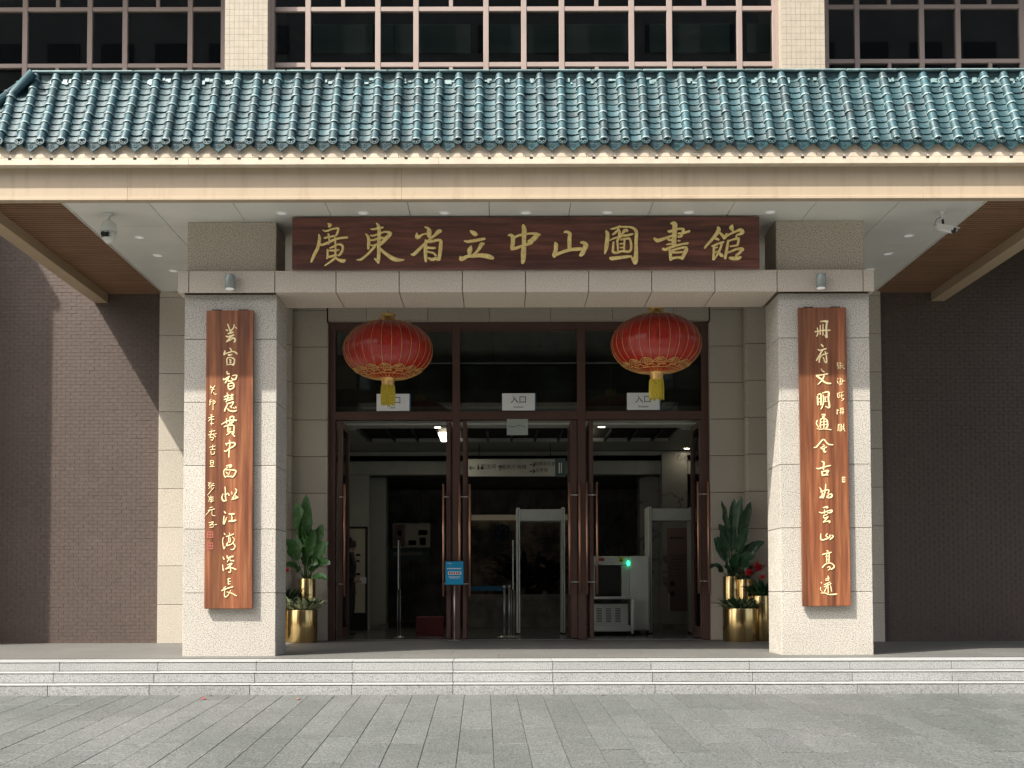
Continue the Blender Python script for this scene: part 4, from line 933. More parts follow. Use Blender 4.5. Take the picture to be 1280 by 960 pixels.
# blue notice on its stand
yb_ = Y_DOOR - .25
xa, z1 = at(556.3, 701, yb_); xb, z0 = at(579.8, 731.6, yb_)
t_ = thing('blue_notice', 'bright blue notice with white print standing before the left door post', 'sign', ((xa + xb) / 2, yb_, 0))
box('panel', xa, xb, yb_, yb_ + .012, z0, z1, 'dark_metal', t_); box('sheet', xa + .008, xb - .008, yb_ - .003, yb_ - .0005, z0 + .012, z1 - .012, 'notice_blue', t_)
w = xb - xa; h = z1 - z0; mb = MB()
for zz, n_, hh, a, c_ in ((.66, 9, .018, .12, .88), (.335, 11, .01, .18, .84), (.285, 8, .01, .22, .78), (.88, 4, .010, .12, .38)):
    for k in range(n_):
        q0 = xa + w * (a + (c_ - a) * k / n_); mb.box(q0, q0 + w * (c_ - a) / n_ * .72, yb_ - .005, yb_ - .002, z0 + h * zz, z0 + h * zz + hh)
mb.box(xa + w * .16, xb - w * .14, yb_ - .005, yb_ - .002, z0 + h * .43, z0 + h * .56); mb.build('print', 'white_ink', t_)
mb = MB(); mm = ['notice_blue', 'seal_red', 'label_red', 'notice_blue', 'black_ink']
for k in range(5): 
    q0 = xa + w * (.2 + .125 * k); mb.box(q0, q0 + w * .085, yb_ - .0065, yb_ - .0045, z0 + h * .45, z0 + h * .54)
mb.build('print', 'seal_red', t_)
mb = MB(); mb.tube([((xa + xb) / 2, yb_ + .02, z0 + .05), ((xa + xb) / 2, yb_ + .02, .01)], .011, 8); mb.build('pole', 'steel', t_)
mb = MB(); mb.lathe([(0, .02), (.10, .012), (.11, .0)], (xa + xb) / 2, yb_ + .02, 20); mb.build('base', 'steel', t_)
# ================================================================= entrance hall behind the doors
ZC = 3.76
struct(box('hall_floor', -8, 9, 19.62, 36, -.2, .003, 'hall_floor'))
hc = struct(box('hall_ceiling', -8, 9, 19.9, 21.9, ZC + .03, ZC + .12, 'hall_white'))
box('ceiling_band', -3.2, 3.9, 20.55, 20.95, ZC, ZC + .029, 'hall_white', hc); box('ceiling_band', -3.1, 3.8, 21.25, 21.55, ZC, ZC + .029, 'hall_white', hc)
struct(box('hall_ceiling', -8, 9, 23.6, 25.2, ZC, ZC + .12, 'hall_plaster'))
struct(box('hall_ceiling', -8, 9, 21.9, 23.6, ZC + .35, ZC + .4, 'dark_void'))
struct(box('hall_ceiling', -8, 9, 25.2, 36, 3.55, 3.7, 'hall_dark'))
g = thing('ceiling_grille', 'black slatted grille recessed in the hall ceiling behind the doors', 'grille', (XC, 22.7, ZC))
box('grille_tray', -2.6, 3.3, 21.95, 23.55, ZC + .06, ZC + .3, 'dark_void', g)
for k in range(13): box('grille_bar', -2.55 + k * .46, -2.51 + k * .46, 21.95, 23.55, ZC - .01, ZC + .06, 'dark_metal', g)
for xa, xb in ((-8, -2.62), (3.32, 9)): box('grille_side', xa, xb, 21.9, 23.6, ZC, ZC + .08, 'hall_plaster', g)
bh_ = thing('bulkhead', 'dark bulkhead closing the space behind the glass transoms', 'wall', (XC, 19.95, ZC))
box('panel', -3.5, 4.2, 19.92, 19.97, ZC + .12, 5.5, 'hall_dark', bh_)
mb = MB()
for k in range(26): mb.box(-3.3 + k * .28, -3.2 + k * .28, 19.905, 19.92, 4.86, 5.02)
mb.box(-3.5, 4.2, 19.9, 19.92, 4.56, 4.72); o = mb.build('rail', 'facade_stone', bh_)
# header across the far side, lit by two lamps
hd = thing('hall_header', 'plain pale header above the passage at the back of the entrance hall', 'wall', (XC, 25.2, 3.2))
box('header', -8, 9, 25.2, 25.5, 3.27, 3.75, 'hall_plaster', hd); box('cornice', -3.6, 4.0, 25.1, 25.2, 3.66, 3.74, 'hall_plaster', hd)
struct(box('hall_side_wall', -8.1, -4.2, 19.9, 20.1, 0, 4, 'hall_dark')); struct(box('hall_side_wall', 4.8, 9, 19.9, 20.1, 0, 4, 'hall_dark'))
struct(box('hall_side_wall', -4.3, -4.1, 19.95, 25.2, 0, 4.2, 'hall_plaster')); struct(box('hall_side_wall', 4.75, 4.9, 19.95, 25.2, 0, 4.2, 'marble'))
struct(box('hall_back_wall', -8, 9, 33.0, 33.2, 0, 4, 'hall_dark'))
def pil(label, px0, px1, D, zt, mt='marble'):
    xa, xb = PX(px0, 690, D), PX(px1, 690, D)
    t_ = thing('marble_pier', label, 'pillar', ((xa + xb) / 2, D, 0), 'marble piers in the hall')
    box('shaft', xa, xb, D, D + .5, .12, zt, mt, t_, .004); box('skirting', xa - .01, xb + .01, D - .01, D + .5, .003, .12, 'hall_dark', t_)
pil('grey veined marble pier farther back on the left, right of the cream panel', 462, 482.5, 25.7, 3.26)
pil('pale veined marble pier at the back right of the hall', 800, 827, 25.7, 3.26)
pil('nearest veined marble pier, seen through the right-hand walk-through gate', 828, 860, 25.05, 3.7)
t_ = thing('picture_door', 'cream panel with two small cartoon heads on it behind the man in a suit', 'door', (PX(447, 700, 25.05), 25.05, 0))
xa, z1 = at(437, 661, 25.0); xb, z0 = at(456, 766, 25.0)
struct(box('hall_side_wall', -4.1, PX(461, 690, 25.2), 25.2, 25.5, 0, 3.26, 'hall_plaster'))
box('door_frame', xa - .05, xb + .04, 25.06, 25.19, 0, z1 + .05, 'dark_metal', t_); box('panel', xa, xb, 25.0, 25.05, z0, z1, 'poster_cream', t_)
for (px, py) in ((447.5, 695), (447.5, 719)):
    x, z = at(px, py, 24.99); mb = MB(); mb.prism([(x + .055 * math.cos(a * .5236), z + .05 * math.sin(a * .5236)) for a in range(0, 7)], 24.985, 24.999, 'xz'); mb.prism([(x - .05, z - .12), (x + .05, z - .12), (x + .015, z - .08), (x - .015, z - .08)], 24.985, 24.999, 'xz'); mb.build('printed_head', 'hair', t_)
# back wall mural with ship's wheel, lettered low wall
mu = thing('mural', 'dark brown landscape mural with a blue wheel emblem on the far wall', 'picture', (1.0, 31, 0))
xa, z1 = at(590, 651, 31); xb, z0 = at(716, 745, 31)
box('panel', xa, xb, 31, 31.1, z0, z1, 'mural', mu)
wx, wz = at(628, 665, 30.97)
mb = MB(); mb.tube([(wx + .17 * math.cos(a * math.pi / 12), 30.97, wz + .17 * math.sin(a * math.pi / 12)) for a in range(25)], .022, 6, cap=False)
for a in range(8): mb.tube([(wx, 30.97, wz), (wx + .23 * math.cos(a * math.pi / 4), 30.97, wz + .23 * math.sin(a * math.pi / 4))], .014, 5)
mb.build('wheel_emblem', 'belt_blue', mu)
cb = thing('lit_strip', 'pale horizontal strip above the mural on the far wall', 'panel', (1.0, 30.9, 0))
xa, z1 = at(589, 643.5, 30.9); xb, z0 = at(716, 650, 30.9); box('strip', xa, xb, 30.9, 30.98, z0, z1, 'cove_strip', cb)
sl_ = thing('slatted_wall', 'dark wall of narrow upright ribs above the mural', 'wall', (1, 31.6, 0))
box('backing', PX(483, 690, 31.6), PX(800, 690, 31.6), 31.6, 31.8, 0, 3.5, 'hall_dark', sl_)
mb = MB(); x = PX(484, 690, 31.6)
while x < PX(799, 690, 31.6): mb.box(x, x + .05, 31.54, 31.6, 1.0, 3.5); x += .13
o = mb.build('rib', 'hall_dark', sl_); o['kind'] = 'stuff'
lw = thing('lettered_wall', 'low dark wall with two rows of faint raised characters before the mural', 'wall', (1, 27, 0))
xa, z1 = at(583, 743, 27); xb, z0 = at(716, 776, 27)
box('body', xa, xb, 27, 27.3, 0, z1, 'hall_dark', lw)
for s_, px, py in (('喜', 585, 755), ('全', 601, 755), ('运', 616, 755), ('会', 631, 755), ('圆', 658, 755), ('梦', 669.5, 755), ('大', 684, 755), ('湾', 698, 755), ('的', 585, 767), ('大', 597, 767), ('湾', 612, 767), ('区', 627, 767), ('多', 655, 767), ('彩', 668, 767), ('人', 683, 767), ('生', 697, 767)):
    x, z = at(px, py, 26.99); text('raised_character', s_, .19, x, 26.99, z, 'facade_stone', lw, .01)
# posters
def poster(name, label, px0, py0, px1, py1, D, mt, bits):
    xa, z1 = at(px0, py0, D); xb, z0 = at(px1, py1, D)
    t_ = thing(name, label, 'poster', ((xa + xb) / 2, D, z0)); box('panel', xa, xb, D, D + .04, z0, z1, mt, t_)
    for (a, b_, c_, d_, m2) in bits:
        box('printed_patch', xa + (xb - xa) * a, xa + (xb - xa) * c_, D - .006, D - .001, z1 - (z1 - z0) * d_, z1 - (z1 - z0) * b_, m2, t_)
    return t_
poster('display_board', 'dim board with pink and cream notices on the left back wall', 491, 654, 538, 684.5, 28, 'hall_plaster', [(.02, .05, .32, .95, 'poster_pink'), (.36, .06, .98, .94, 'poster_cream'), (.68, .28, .92, .48, 'poster_teal'), (.12, .3, .24, .5, 'hall_plaster'), (.42, .7, .62, .9, 'poster_pink'), (.72, .6, .88, .9, 'facade_stone')])
poster('banner', 'dim teal banner hanging below the display board', 484, 686, 536, 700, 28.1, 'poster_teal', [(.15, .3, .85, .6, 'facade_stone')])
tb = poster('text_banner', 'tall dull pink banner with lines of dark print at the right of the hall', 834, 660, 861, 764, 23.6, 'poster_pink', [(.12, .64, .34, .7, 'dark_metal'), (.12, .76, .34, .82, 'dark_metal'), (0, .78, .1, 1, 'poster_cream')])
xa, z1 = at(834, 660, 23.58); xb, z0 = at(861, 764, 23.58)
mb = MB()
for r_ in range(7):
    for k in range(9): 
        if random.random() < .85: q0 = xa + (xb - xa) * (.12 + .085 * k); zz = z1 - (z1 - z0) * (.34 + .04 * r_); mb.box(q0, q0 + .018, 23.575, 23.59, zz, zz + .016)
for k in range(5): 
    q0 = xa + (xb - xa) * (.15 + .14 * k); zz = z1 - (z1 - z0) * .13; mb.box(q0, q0 + .03, 23.575, 23.59, zz, zz + .04)
mb.build('print', 'dark_metal', tb)
# guide sign hanging on rods
D = 23.9; xa, z1 = at(583, 573.8, D); xb, z0 = at(694, 595.3, D); xc = PX(707, 584, D)
gs = thing('guide_sign', 'long grey hanging direction sign with black arrows and a dark right end', 'sign', ((xa + xc) / 2, D, z0))
box('panel', xa, xb, D, D + .08, z0, z1, 'hall_plaster', gs, .003); box('end_panel', xb + .001, xc, D - .01, D + .09, z0 - .015, z1 + .012, 'poster_teal', gs)
for q in (.35, .55): box('stripe', xb + (xc - xb) * q, xb + (xc - xb) * (q + .08), D - .014, D - .01, z0 + .06, z1 - .08, 'white_plate', gs)
for px in (599, 688): 
    x = PX(px, 560, D + .04); mb = MB(); mb.tube([(x, D + .04, z1), (x, D + .04, ZC)], .008, 6); mb.build('rod', 'dark_metal', gs)
def arrow(px, py, ang, s=.055):
    x, z = at(px, py, D - .004); mb = MB(); Mr = Matrix.Translation((x, D - .004, z)) @ Matrix.Rotation(-ang, 4, 'Y')
    for pts in ([(-s, 0), (s, 0)], [(s * .2, s * .75), (s, 0)], [(s * .2, -s * .75), (s, 0)]):
        mb.tube([Mr @ Vector((a, 0, b_)) for a, b_ in pts], .008, 5)
    mb.build('arrow', 'black_ink', gs)
arrow(590, 585, math.pi); arrow(625, 585, math.pi / 2); arrow(665.5, 581, 0); arrow(665.5, 589, 0)
for s_, px, py, sz in (('卫生间', 611, 583.5, .10), ('服务厅', 636, 584, .10), ('电梯', 652, 584, .10), ('视障阅览室', 681, 580, .085), ('文学馆', 677, 588, .085)):
    x, z = at(px, py, D - .003); text('lettering', s_, sz, x, D - .003, z, 'black_ink', gs, .001)
for px, ww in ((598, 0), (602.5, 1)):
    x, z = at(px, 584, D - .003); mb = MB(); mb.box(x - .018, x + .018, D - .006, D, z - .05, z + .02); mb.box(x - .012, x + .012, D - .006, D, z + .028, z + .052)
    if ww: mb.prism([(x - .04, z - .03), (x + .04, z - .03), (x, z + .03)], D - .0065, D, 'xz')
    mb.build('pictogram', 'black_ink', gs)
# lit ceiling lamps
for i, (px, py, D, w) in enumerate(((547, 540, 22.0 - .25, .055), (752, 537, 21.75, .06), (858.5, 560.5, 24.8, .05))):
    x, z = at(px, py, D); t_ = thing('ceiling_lamp', ['lit round ceiling lamp seen through the left doorway', 'lit round ceiling lamp seen through the right doorway', 'small lit ceiling lamp by the marble pier on the right'][i], 'lamp', (x, D, z), 'lit lamps in the hall ceiling')
    zz = ZC - .004 if D > 23 else ZC + .026
    mb = MB(); mb.lathe([(0, zz), (w, zz + .001)], x, D, 18); mb.build('lens', 'lamp_warm', t_)
    mb = MB(); mb.lathe([(w, zz), (w + .015, zz - .004), (w + .018, zz + .003)], x, D, 18); mb.build('rim', 'white_plate', t_)
for i, (px0, px1, py) in enumerate(((549.5, 558.5, 545), (732, 735.8, 545))):
    xa = PX(px0, py, 22.8); xb = PX(px1 + 6 * (1 - i), py, 22.8); t_ = thing('light_panel', ['lit square ceiling panel at the left doorway', 'lit square ceiling panel beside the right door post'][i], 'lamp', (xa, 22.8, ZC), 'lit panels in the hall ceiling')
    box('panel', xa, xb, 22.2, 23.5, ZC - .012, ZC - .002, 'lamp_panel', t_)
# walk-through security gates
def gate(label, px0, px1, pt, pb, D):
    xa, z1 = at(px0, pt, D); xb, _ = at(px1, pt, D); z0 = PZ(px0, pb, D)
    t_ = thing('security_gate', label, 'gate', ((xa + xb) / 2, D, 0), 'walk-through security gates')
    for a, c_ in ((xa, xa + .065), (xb - .065, xb)):
        box('side_panel', a, c_, D, D + .55, .03, z1 + .03, 'light_equipment', t_, .006); box('foot', a - .01, c_ + .01, D - .02, D + .57, .004, .03, 'dark_metal', t_)
        box('seam', (a + c_) / 2 - .005, (a + c_) / 2 + .005, D - .003, D - .0005, .05, z1 + .02, 'dark_metal', t_)
    box('head_panel', xa + .066, xb - .066, D + .04, D + .5, z0, z1, 'grey_equipment', t_, .006)
gate('walk-through security gate standing in the middle doorway', 645.5, 706, 636.5, 651, 22.3)
gate('walk-through security gate in the right doorway beside the baggage scanner', 810, 868.5, 635.5, 650.5, 22.3)
# baggage scanner
D = 21.9
def qx(px): return PX(px, 730, D)
def qz(py): return PZ(780, py, D)
xs = thing('baggage_scanner', 'grey baggage X-ray scanner with curtain strips and a conveyor in the right doorway', 'scanner', (qx(775), D, 0))
box('hood', qx(736), qx(786.5), D, D + 1.6, qz(706.5), qz(695.3), 'grey_equipment', xs, .01)
box('jamb', qx(777), qx(786.5), D, D + 1.6, qz(746), qz(707), 'grey_equipment', xs, .004); box('jamb', qx(736), qx(744), D, D + 1.6, qz(746), qz(707), 'grey_equipment', xs, .004)
box('side_cabinet', qx(787), qx(811), D - .04, D + 1.6, qz(788), qz(695), 'light_equipment', xs, .012)
box('tunnel', qx(744.5), qx(776.5), D + .3, D + 1.5, qz(746), qz(707), 'dark_void', xs)
for k in range(8):
    a = qx(744.7 + k * 4.0); box('curtain_strip', a, a + .052, D + .06 + .01 * (k % 2), D + .066 + .01 * (k % 2), qz(746), qz(708), 'dark_metal', xs)
box('conveyor', qx(731), qx(786.7), D - .75, D - .02, qz(748.6), qz(745.6), 'white_plate', xs, .006)
box('machine_base', qx(733), qx(783), D - .3, D + 1.5, qz(789), qz(754.5), 'light_equipment', xs, .006)
box('bumper_rail', qx(733), qx(786), D - .36, D - .31, qz(788.5), qz(781), 'light_equipment', xs, .008)
box('conveyor_leg', qx(783.5), qx(786.5), D - .7, D - .64, .05, qz(749), 'steel', xs)
mb = MB()
for cx_ in (747, 758.5, 770):
    for r_ in range(9): z_ = qz(760.5 + r_ * 2.0); mb.box(qx(cx_ - 3.2), qx(cx_ + 3.2), D - .306, D - .301, z_ - .008, z_ + .004)
o = mb.build('louvre', 'dark_metal', xs)
x, z = at(785.3, 704, D - .05); mb = MB(); mb.lathe([(0, z + .05), (.022, z + .04), (.026, z), (.022, z - .04), (0, z - .05)], x, D - .05, 10); mb.build('indicator_lamp', 'lamp_green', xs)
x, z = at(776.3, 699.5, D); box('warning_label', x - .04, x + .04, D - .006, D - .001, z - .05, z + .05, 'warning_yellow', xs)
mb = MB(); mb.prism([(x - .028, z - .03), (x + .028, z - .03), (x, z + .025)], D - .009, D - .006, 'xz'); mb.build('warning_mark', 'black_ink', xs)
x, z = at(752, 699.5, D); box('red_label', x - .05, x + .05, D - .005, D - .001, z - .028, z + .028, 'label_red', xs)
for px in (740, 780, 790, 807):
    for dy in (-.2, 1.3):
        x = qx(px); mb = MB(); mb.tube([(x - .015, D + dy, .045), (x + .015, D + dy, .045)], .042, 10); mb.build('castor', 'dark_metal', xs)
# barrier posts and belt
def stanchion(label, px, D, py0, r_=.02):
    x = PX(px, 760, D); z1 = PZ(px, py0, D)
    t_ = thing('barrier_post', label, 'barrier post', (x, D, 0), 'steel barrier posts')
    mb = MB(); mb.tube([(x, D, .02), (x, D, z1)], r_, 10); mb.build('pole', 'steel', t_)
    mb = MB(); mb.lathe([(0, .035), (.05, .03), (.13, .012), (.135, .004)], x, D, 22); mb.build('base', 'steel', t_)
    mb = MB(); mb.lathe([(0, z1 + .015), (r_ + .012, z1 + .01), (r_ + .012, z1 - .05), (r_, z1 - .055)], x, D, 12); mb.build('cap', 'steel', t_)
    return x, z1
x1, z1 = stanchion('steel barrier post holding the end of the blue belt', 630.5, 20.9, 732)
stanchion('steel barrier post just right of the belt end post', 636.5, 20.95, 732)
x0 = PX(584, 735, 20.9); o = box('barrier_belt', x0, x1 - .03, 20.895, 20.9, PZ(600, 738.3, 20.9), PZ(600, 732.7, 20.9), 'belt_blue'); tag(o, 'blue retractable belt stretched across the middle doorway', 'belt')
def stand(label, px, D, ptop):
    x = PX(px, 740, D); z1 = PZ(px, ptop, D); zm = PZ(px, 737, D)
    t_ = thing('sign_stand', label, 'stand', (x, D, 0), 'slim steel sign stands')
    mb = MB(); mb.tube([(x + .01, D, .02), (x + .01, D, zm)], .009, 8); mb.tube([(x - .035, D, .02), (x - .035, D, zm)], .009, 8); mb.build('pole', 'steel', t_)
    box('sheet_holder', x - .02, x + .004, D - .17, D + .17, zm, z1, 'steel', t_, .004)
    mb = MB(); mb.lathe([(0, .03), (.09, .015), (.095, .004)], x - .01, D, 20); mb.build('base', 'steel', t_)
stand('slim steel sign stand turned edge-on in the left doorway', 499.5, 20.9, 675.5); stand('slim steel sign stand turned edge-on beside the barrier posts', 641.8, 21.0, 675.5)
# pedestal
xa, z1 = at(520, 771, 21.6); xb, _ = at(553.5, 771, 21.6)
o = box('pedestal', xa, xb, 21.6, 22.0, .003, z1, 'pedestal_red', None, .008); tag(o, 'low dark red pedestal box behind the left doorway', 'pedestal')

# ================================================================= people
def person(label, x, y, h, face, pose, suit='suit'):
    """joints in units of body height, facing +x in the local frame, turned by face"""
    J = pose; names_ = list(J); me = bpy.data.meshes.new('p'); bmx = bmesh.new(); sk = bmx.verts.layers.skin.verify(); vv = {}
    for n_ in names_:
        px_, py_, pz_, r_ = J[n_][:4]; v = bmx.verts.new((px_ * h, py_ * h, pz_ * h)); v[sk].radius = (r_ * h, r_ * h); vv[n_] = v
        if J[n_][4]: bmx.edges.new((vv[J[n_][4]], v))
        else: v[sk].use_root = True
    bmx.to_mesh(me); bmx.free()
    o = bpy.data.objects.new('p', me); C.objects.link(o)
    o.modifiers.new('s', 'SKIN'); m2 = o.modifiers.new('b', 'SUBSURF'); m2.levels = 2; m2.render_levels = 2
    bpy.context.view_layer.update(); me2 = bpy.data.meshes.new_from_object(o.evaluated_get(DG()), depsgraph=DG())
    C.objects.unlink(o); bpy.data.objects.remove(o)
    me2.materials.clear()
    for mt in ('skin', suit, 'trouser', 'dark_metal'): me2.materials.append(MATS[mt])
    hx, hz_ = J['hand_r'][0] * h, J['hand_r'][2] * h
    for p_ in me2.polygons:
        c_ = p_.center; p_.use_smooth = True
        if c_.z > .855 * h: p_.material_index = 0
        elif c_.z < .035 * h: p_.material_index = 3
        elif any((c_ - Vector((J[q][0] * h, J[q][1] * h, J[q][2] * h))).length < .055 * h for q in J if q.startswith(('hand', 'finger', 'thumb'))): p_.material_index = 0
        elif c_.z < .47 * h: p_.material_index = 2
        else: p_.material_index = 1
    me2.name = 'person'
    b_ = link('person', me2, None, None, Matrix.Translation((x, y, .004)) @ Matrix.Rotation(face, 4, 'Z')); tag(b_, label, 'person')
    q = MB(); hd_ = J['head']
    for i_ in range(1): 
        prof = [(0, .072), (.035, .066), (.056, .045), (.064, .015), (.062, -.012), (.05, -.045)]
        q.lathe([(r_ * h, z * h) for r_, z in prof], 0, 0, 16)
    M = Matrix.Translation(((hd_[0] - .012) * h, hd_[1] * h, (hd_[2] + .008) * h)) @ Matrix.Rotation(R(-24), 4, 'Y') @ Matrix.Diagonal((1.12, .92, 1, 1))
    hm = tf(q, M).mesh('hair', 'hair'); o = bpy.data.objects.new('hair', hm); C.objects.link(o); o.parent = b_
    return b_
P0 = {'pelvis': (0, 0, .52, .075, None), 'waist': (0, 0, .61, .068, 'pelvis'), 'chest': (.005, 0, .72, .085, 'waist'), 'neck0': (0, 0, .81, .045, 'chest'), 'neck': (.008, 0, .85, .032, 'neck0'), 'head': (.018, 0, .92, .056, 'neck'), 'top': (.018, 0, .96, .045, 'head'),
 'nose': (.072, 0, .915, .009, 'head'), 'chin': (.045, 0, .885, .022, 'head'),
 'sh_l': (0, .10, .80, .042, 'neck0'), 'el_l': (-.01, .125, .63, .03, 'sh_l'), 'wr_l': (.02, .12, .49, .021, 'el_l'), 'hand_l': (.03, .12, .455, .02, 'wr_l'), 'finger1_l': (.04, .113, .40, .006, 'hand_l'), 'finger2_l': (.034, .118, .395, .006, 'hand_l'), 'finger3_l': (.026, .123, .397, .006, 'hand_l'), 'finger4_l': (.019, .128, .405, .006, 'hand_l'), 'thumb_l': (.055, .11, .43, .007, 'hand_l'),
 'sh_r': (0, -.10, .80, .042, 'neck0'), 'el_r': (-.005, -.125, .64, .03, 'sh_r'), 'wr_r': (.10, -.10, .56, .021, 'el_r'), 'hand_r': (.13, -.095, .555, .018, 'wr_r'), 'finger1_r': (.165, -.085, .565, .006, 'hand_r'), 'finger2_r': (.168, -.09, .555, .006, 'hand_r'), 'finger3_r': (.165, -.096, .546, .006, 'hand_r'), 'finger4_r': (.158, -.102, .538, .006, 'hand_r'), 'thumb_r': (.145, -.08, .58, .007, 'hand_r'),
 'hip_l': (0, .05, .48, .06, 'pelvis'), 'kn_l': (.01, .055, .28, .04, 'hip_l'), 'an_l': (-.01, .06, .05, .026, 'kn_l'), 'ft_l': (.06, .065, .02, .02, 'an_l'),
 'hip_r': (0, -.05, .48, .06, 'pelvis'), 'kn_r': (.015, -.055, .28, .04, 'hip_r'), 'an_r': (0, -.06, .05, .026, 'kn_r'), 'ft_r': (.07, -.065, .02, .02, 'an_r')}
Dp = 21.4; hp = 1.76
pb = person('man in a dark suit standing in profile just inside the left doorway holding a paper', PX(436, 740, Dp), Dp, hp, R(-8), P0)
hx_, hy_ = PX(436, 740, Dp) + .155 * hp, Dp - .12 * hp
o = box('folded_paper', hx_ - .05, hx_ + .06, hy_ - .004, hy_ + .004, .535 * hp, .60 * hp, 'white_plate'); tag(o, 'small white paper held in the hand of the man in a suit', 'paper')
person('dark-haired person in black standing far back in the hall before the mural', PX(679, 720, 28.2), 28.2, 1.62, R(200), P0)

# ================================================================= lanterns
def lantern(label, px, pyc, D, wpx):
    x, z = at(px, pyc, D); s = wpx / 2 * D / F; hh = s * .65
    t_ = thing('red_lantern', label, 'lantern', (x, D, z), 'red lanterns under the lintel')
    nr = 28; prof = []
    for k in range(21):
        a = -math.pi / 2 * .93 + math.pi * .93 * k / 20
        prof.append((s * math.cos(a) ** .88, z + hh * math.sin(a)))
    mb = MB(); mb.lathe(prof, x, D, nr * 4, 0, True, lambda a, zz: 1 - .006 * (1 + math.cos(a * nr))); body = mb.build('body', 'lantern_silk', t_)
    for q in range(nr):
        a = (q + .5) * 2 * math.pi / nr + .06; mb = MB()
        mb.tube([(x + (r_ + .0015) * math.cos(a), D + (r_ + .0015) * math.sin(a), zz) for r_, zz in prof], .003, 4, 0, False); mb.build('rib', 'lantern_gold', body)
    zt_, zb_ = z + hh * math.sin(math.pi / 2 * .93), z - hh * math.sin(math.pi / 2 * .93); k_ = s / .6
    mb = MB(); mb.lathe([(0, zt_ + .10 * k_), (.098 * k_, zt_ + .10 * k_), (.104 * k_, zt_ + .094 * k_), (.096 * k_, zt_ + .085 * k_), (.096 * k_, zt_ + .03 * k_), (.106 * k_, zt_ + .022 * k_), (.10 * k_, zt_ - .01)], x, D, 28); mb.build('top_cap', 'lantern_gold', t_)
    mb = MB(); mb.lathe([(.12 * k_, zb_ + .01), (.085 * k_, zb_ - .03 * k_), (.09 * k_, zb_ - .045 * k_), (.08 * k_, zb_ - .06 * k_), (.09 * k_, zb_ - .09 * k_), (.085 * k_, zb_ - .10 * k_), (0, zb_ - .10 * k_)], x, D, 28); mb.build('bottom_cap', 'lantern_gold', t_)
    # filigree: scallops and scrolls lying on the skin
    def on(a, e): 
        th = e * math.pi / 2 * .93; r_ = s * math.cos(th) ** .88 + .004; return (x + r_ * math.cos(a), D + r_ * math.sin(a), z + hh * math.sin(th) + (.002 if e > 0 else -.002))
    for sgn, e0, amp, nm in ((-1, -.60, .10, 'bottom_filigree'), (1, .80, .06, 'top_filigree')):
        mb = MB(); ns = 14
        for q in range(ns):
            a0 = q * 2 * math.pi / ns; wd = 2 * math.pi / ns
            for kk, am, w_ in ((1, amp, .007), (.62, amp * .62, .006), (.3, amp * .3, .005)):
                pts = [on(a0 + wd * (.5 + (j / 10 - .5) * kk), e0 + sgn * -1 * 0 + (-sgn) * am * math.sin(math.pi * j / 10)) for j in range(11)]
                mb.tube(pts, w_, 4, 0, False)
            pts = [on(a0 + wd * (.5 + .5 * j / 8 * math.cos(j * .8)), e0 + sgn * (.05 + .02 * j / 3 * abs(math.sin(j * .8)))) for j in range(9)]; mb.tube(pts, .005, 4, 0, False)
            pts = [on(a0 + wd * (j / 8), e0 + sgn * (.10 + .04 * math.sin(math.pi * 2 * j / 8))) for j in range(9)]; mb.tube(pts, .0055, 4, 0, False)
        mb.tube([on(a * math.pi / 24, e0 + sgn * .02) for a in range(49)], .0055, 4, 0, False)
        mb.tube([on(a * math.pi / 24, e0 + sgn * .17) for a in range(49)], .006, 4, 0, False)
        mb.build(nm, 'lantern_gold', body)
    mb = MB(); z0 = zb_ - .09 * k_
    for q in range(46):
        a = q * 2 * math.pi / 46; r_ = .088 * k_ * random.uniform(.93, 1.03); L = .27 * k_ * random.uniform(.86, 1.03)
        mb.tube([(x + r_ * math.cos(a), D + r_ * math.sin(a), z0), (x + r_ * 1.08 * math.cos(a + .02), D + r_ * 1.08 * math.sin(a + .02), z0 - L * .5), (x + r_ * 1.06 * math.cos(a + random.uniform(-.04, .06)), D + r_ * 1.06 * math.sin(a), z0 - L)], [.006, .0065, .005], 4, 0, True, False)
    for q in range(14):
        a = q * .449; r_ = .05 * k_; mb.tube([(x + r_ * math.cos(a), D + r_ * math.sin(a), z0), (x + r_ * math.cos(a), D + r_ * math.sin(a), z0 - .25 * k_)], .011, 4, 0, True, False)
    mb.build('tassel', 'tassel_yellow', t_)
    mb = MB(); mb.tube([(x, D, zt_ + .09 * k_), (x, D, Z_CEIL)], .006, 6)
    mb.tube([(x + .02 * math.cos(a * .7854), D, zt_ + .12 * k_ + .02 * math.sin(a * .7854)) for a in range(9)], .004, 5, 0, False); mb.build('cord', 'lantern_gold', t_)
lantern('round red silk lantern with gold ribs hanging at the left before the transom', 485, 438, 16.3, 112.5)
lantern('round red silk lantern with gold ribs hanging at the right, slightly higher', 820.3, 430, 16.3, 113.5)

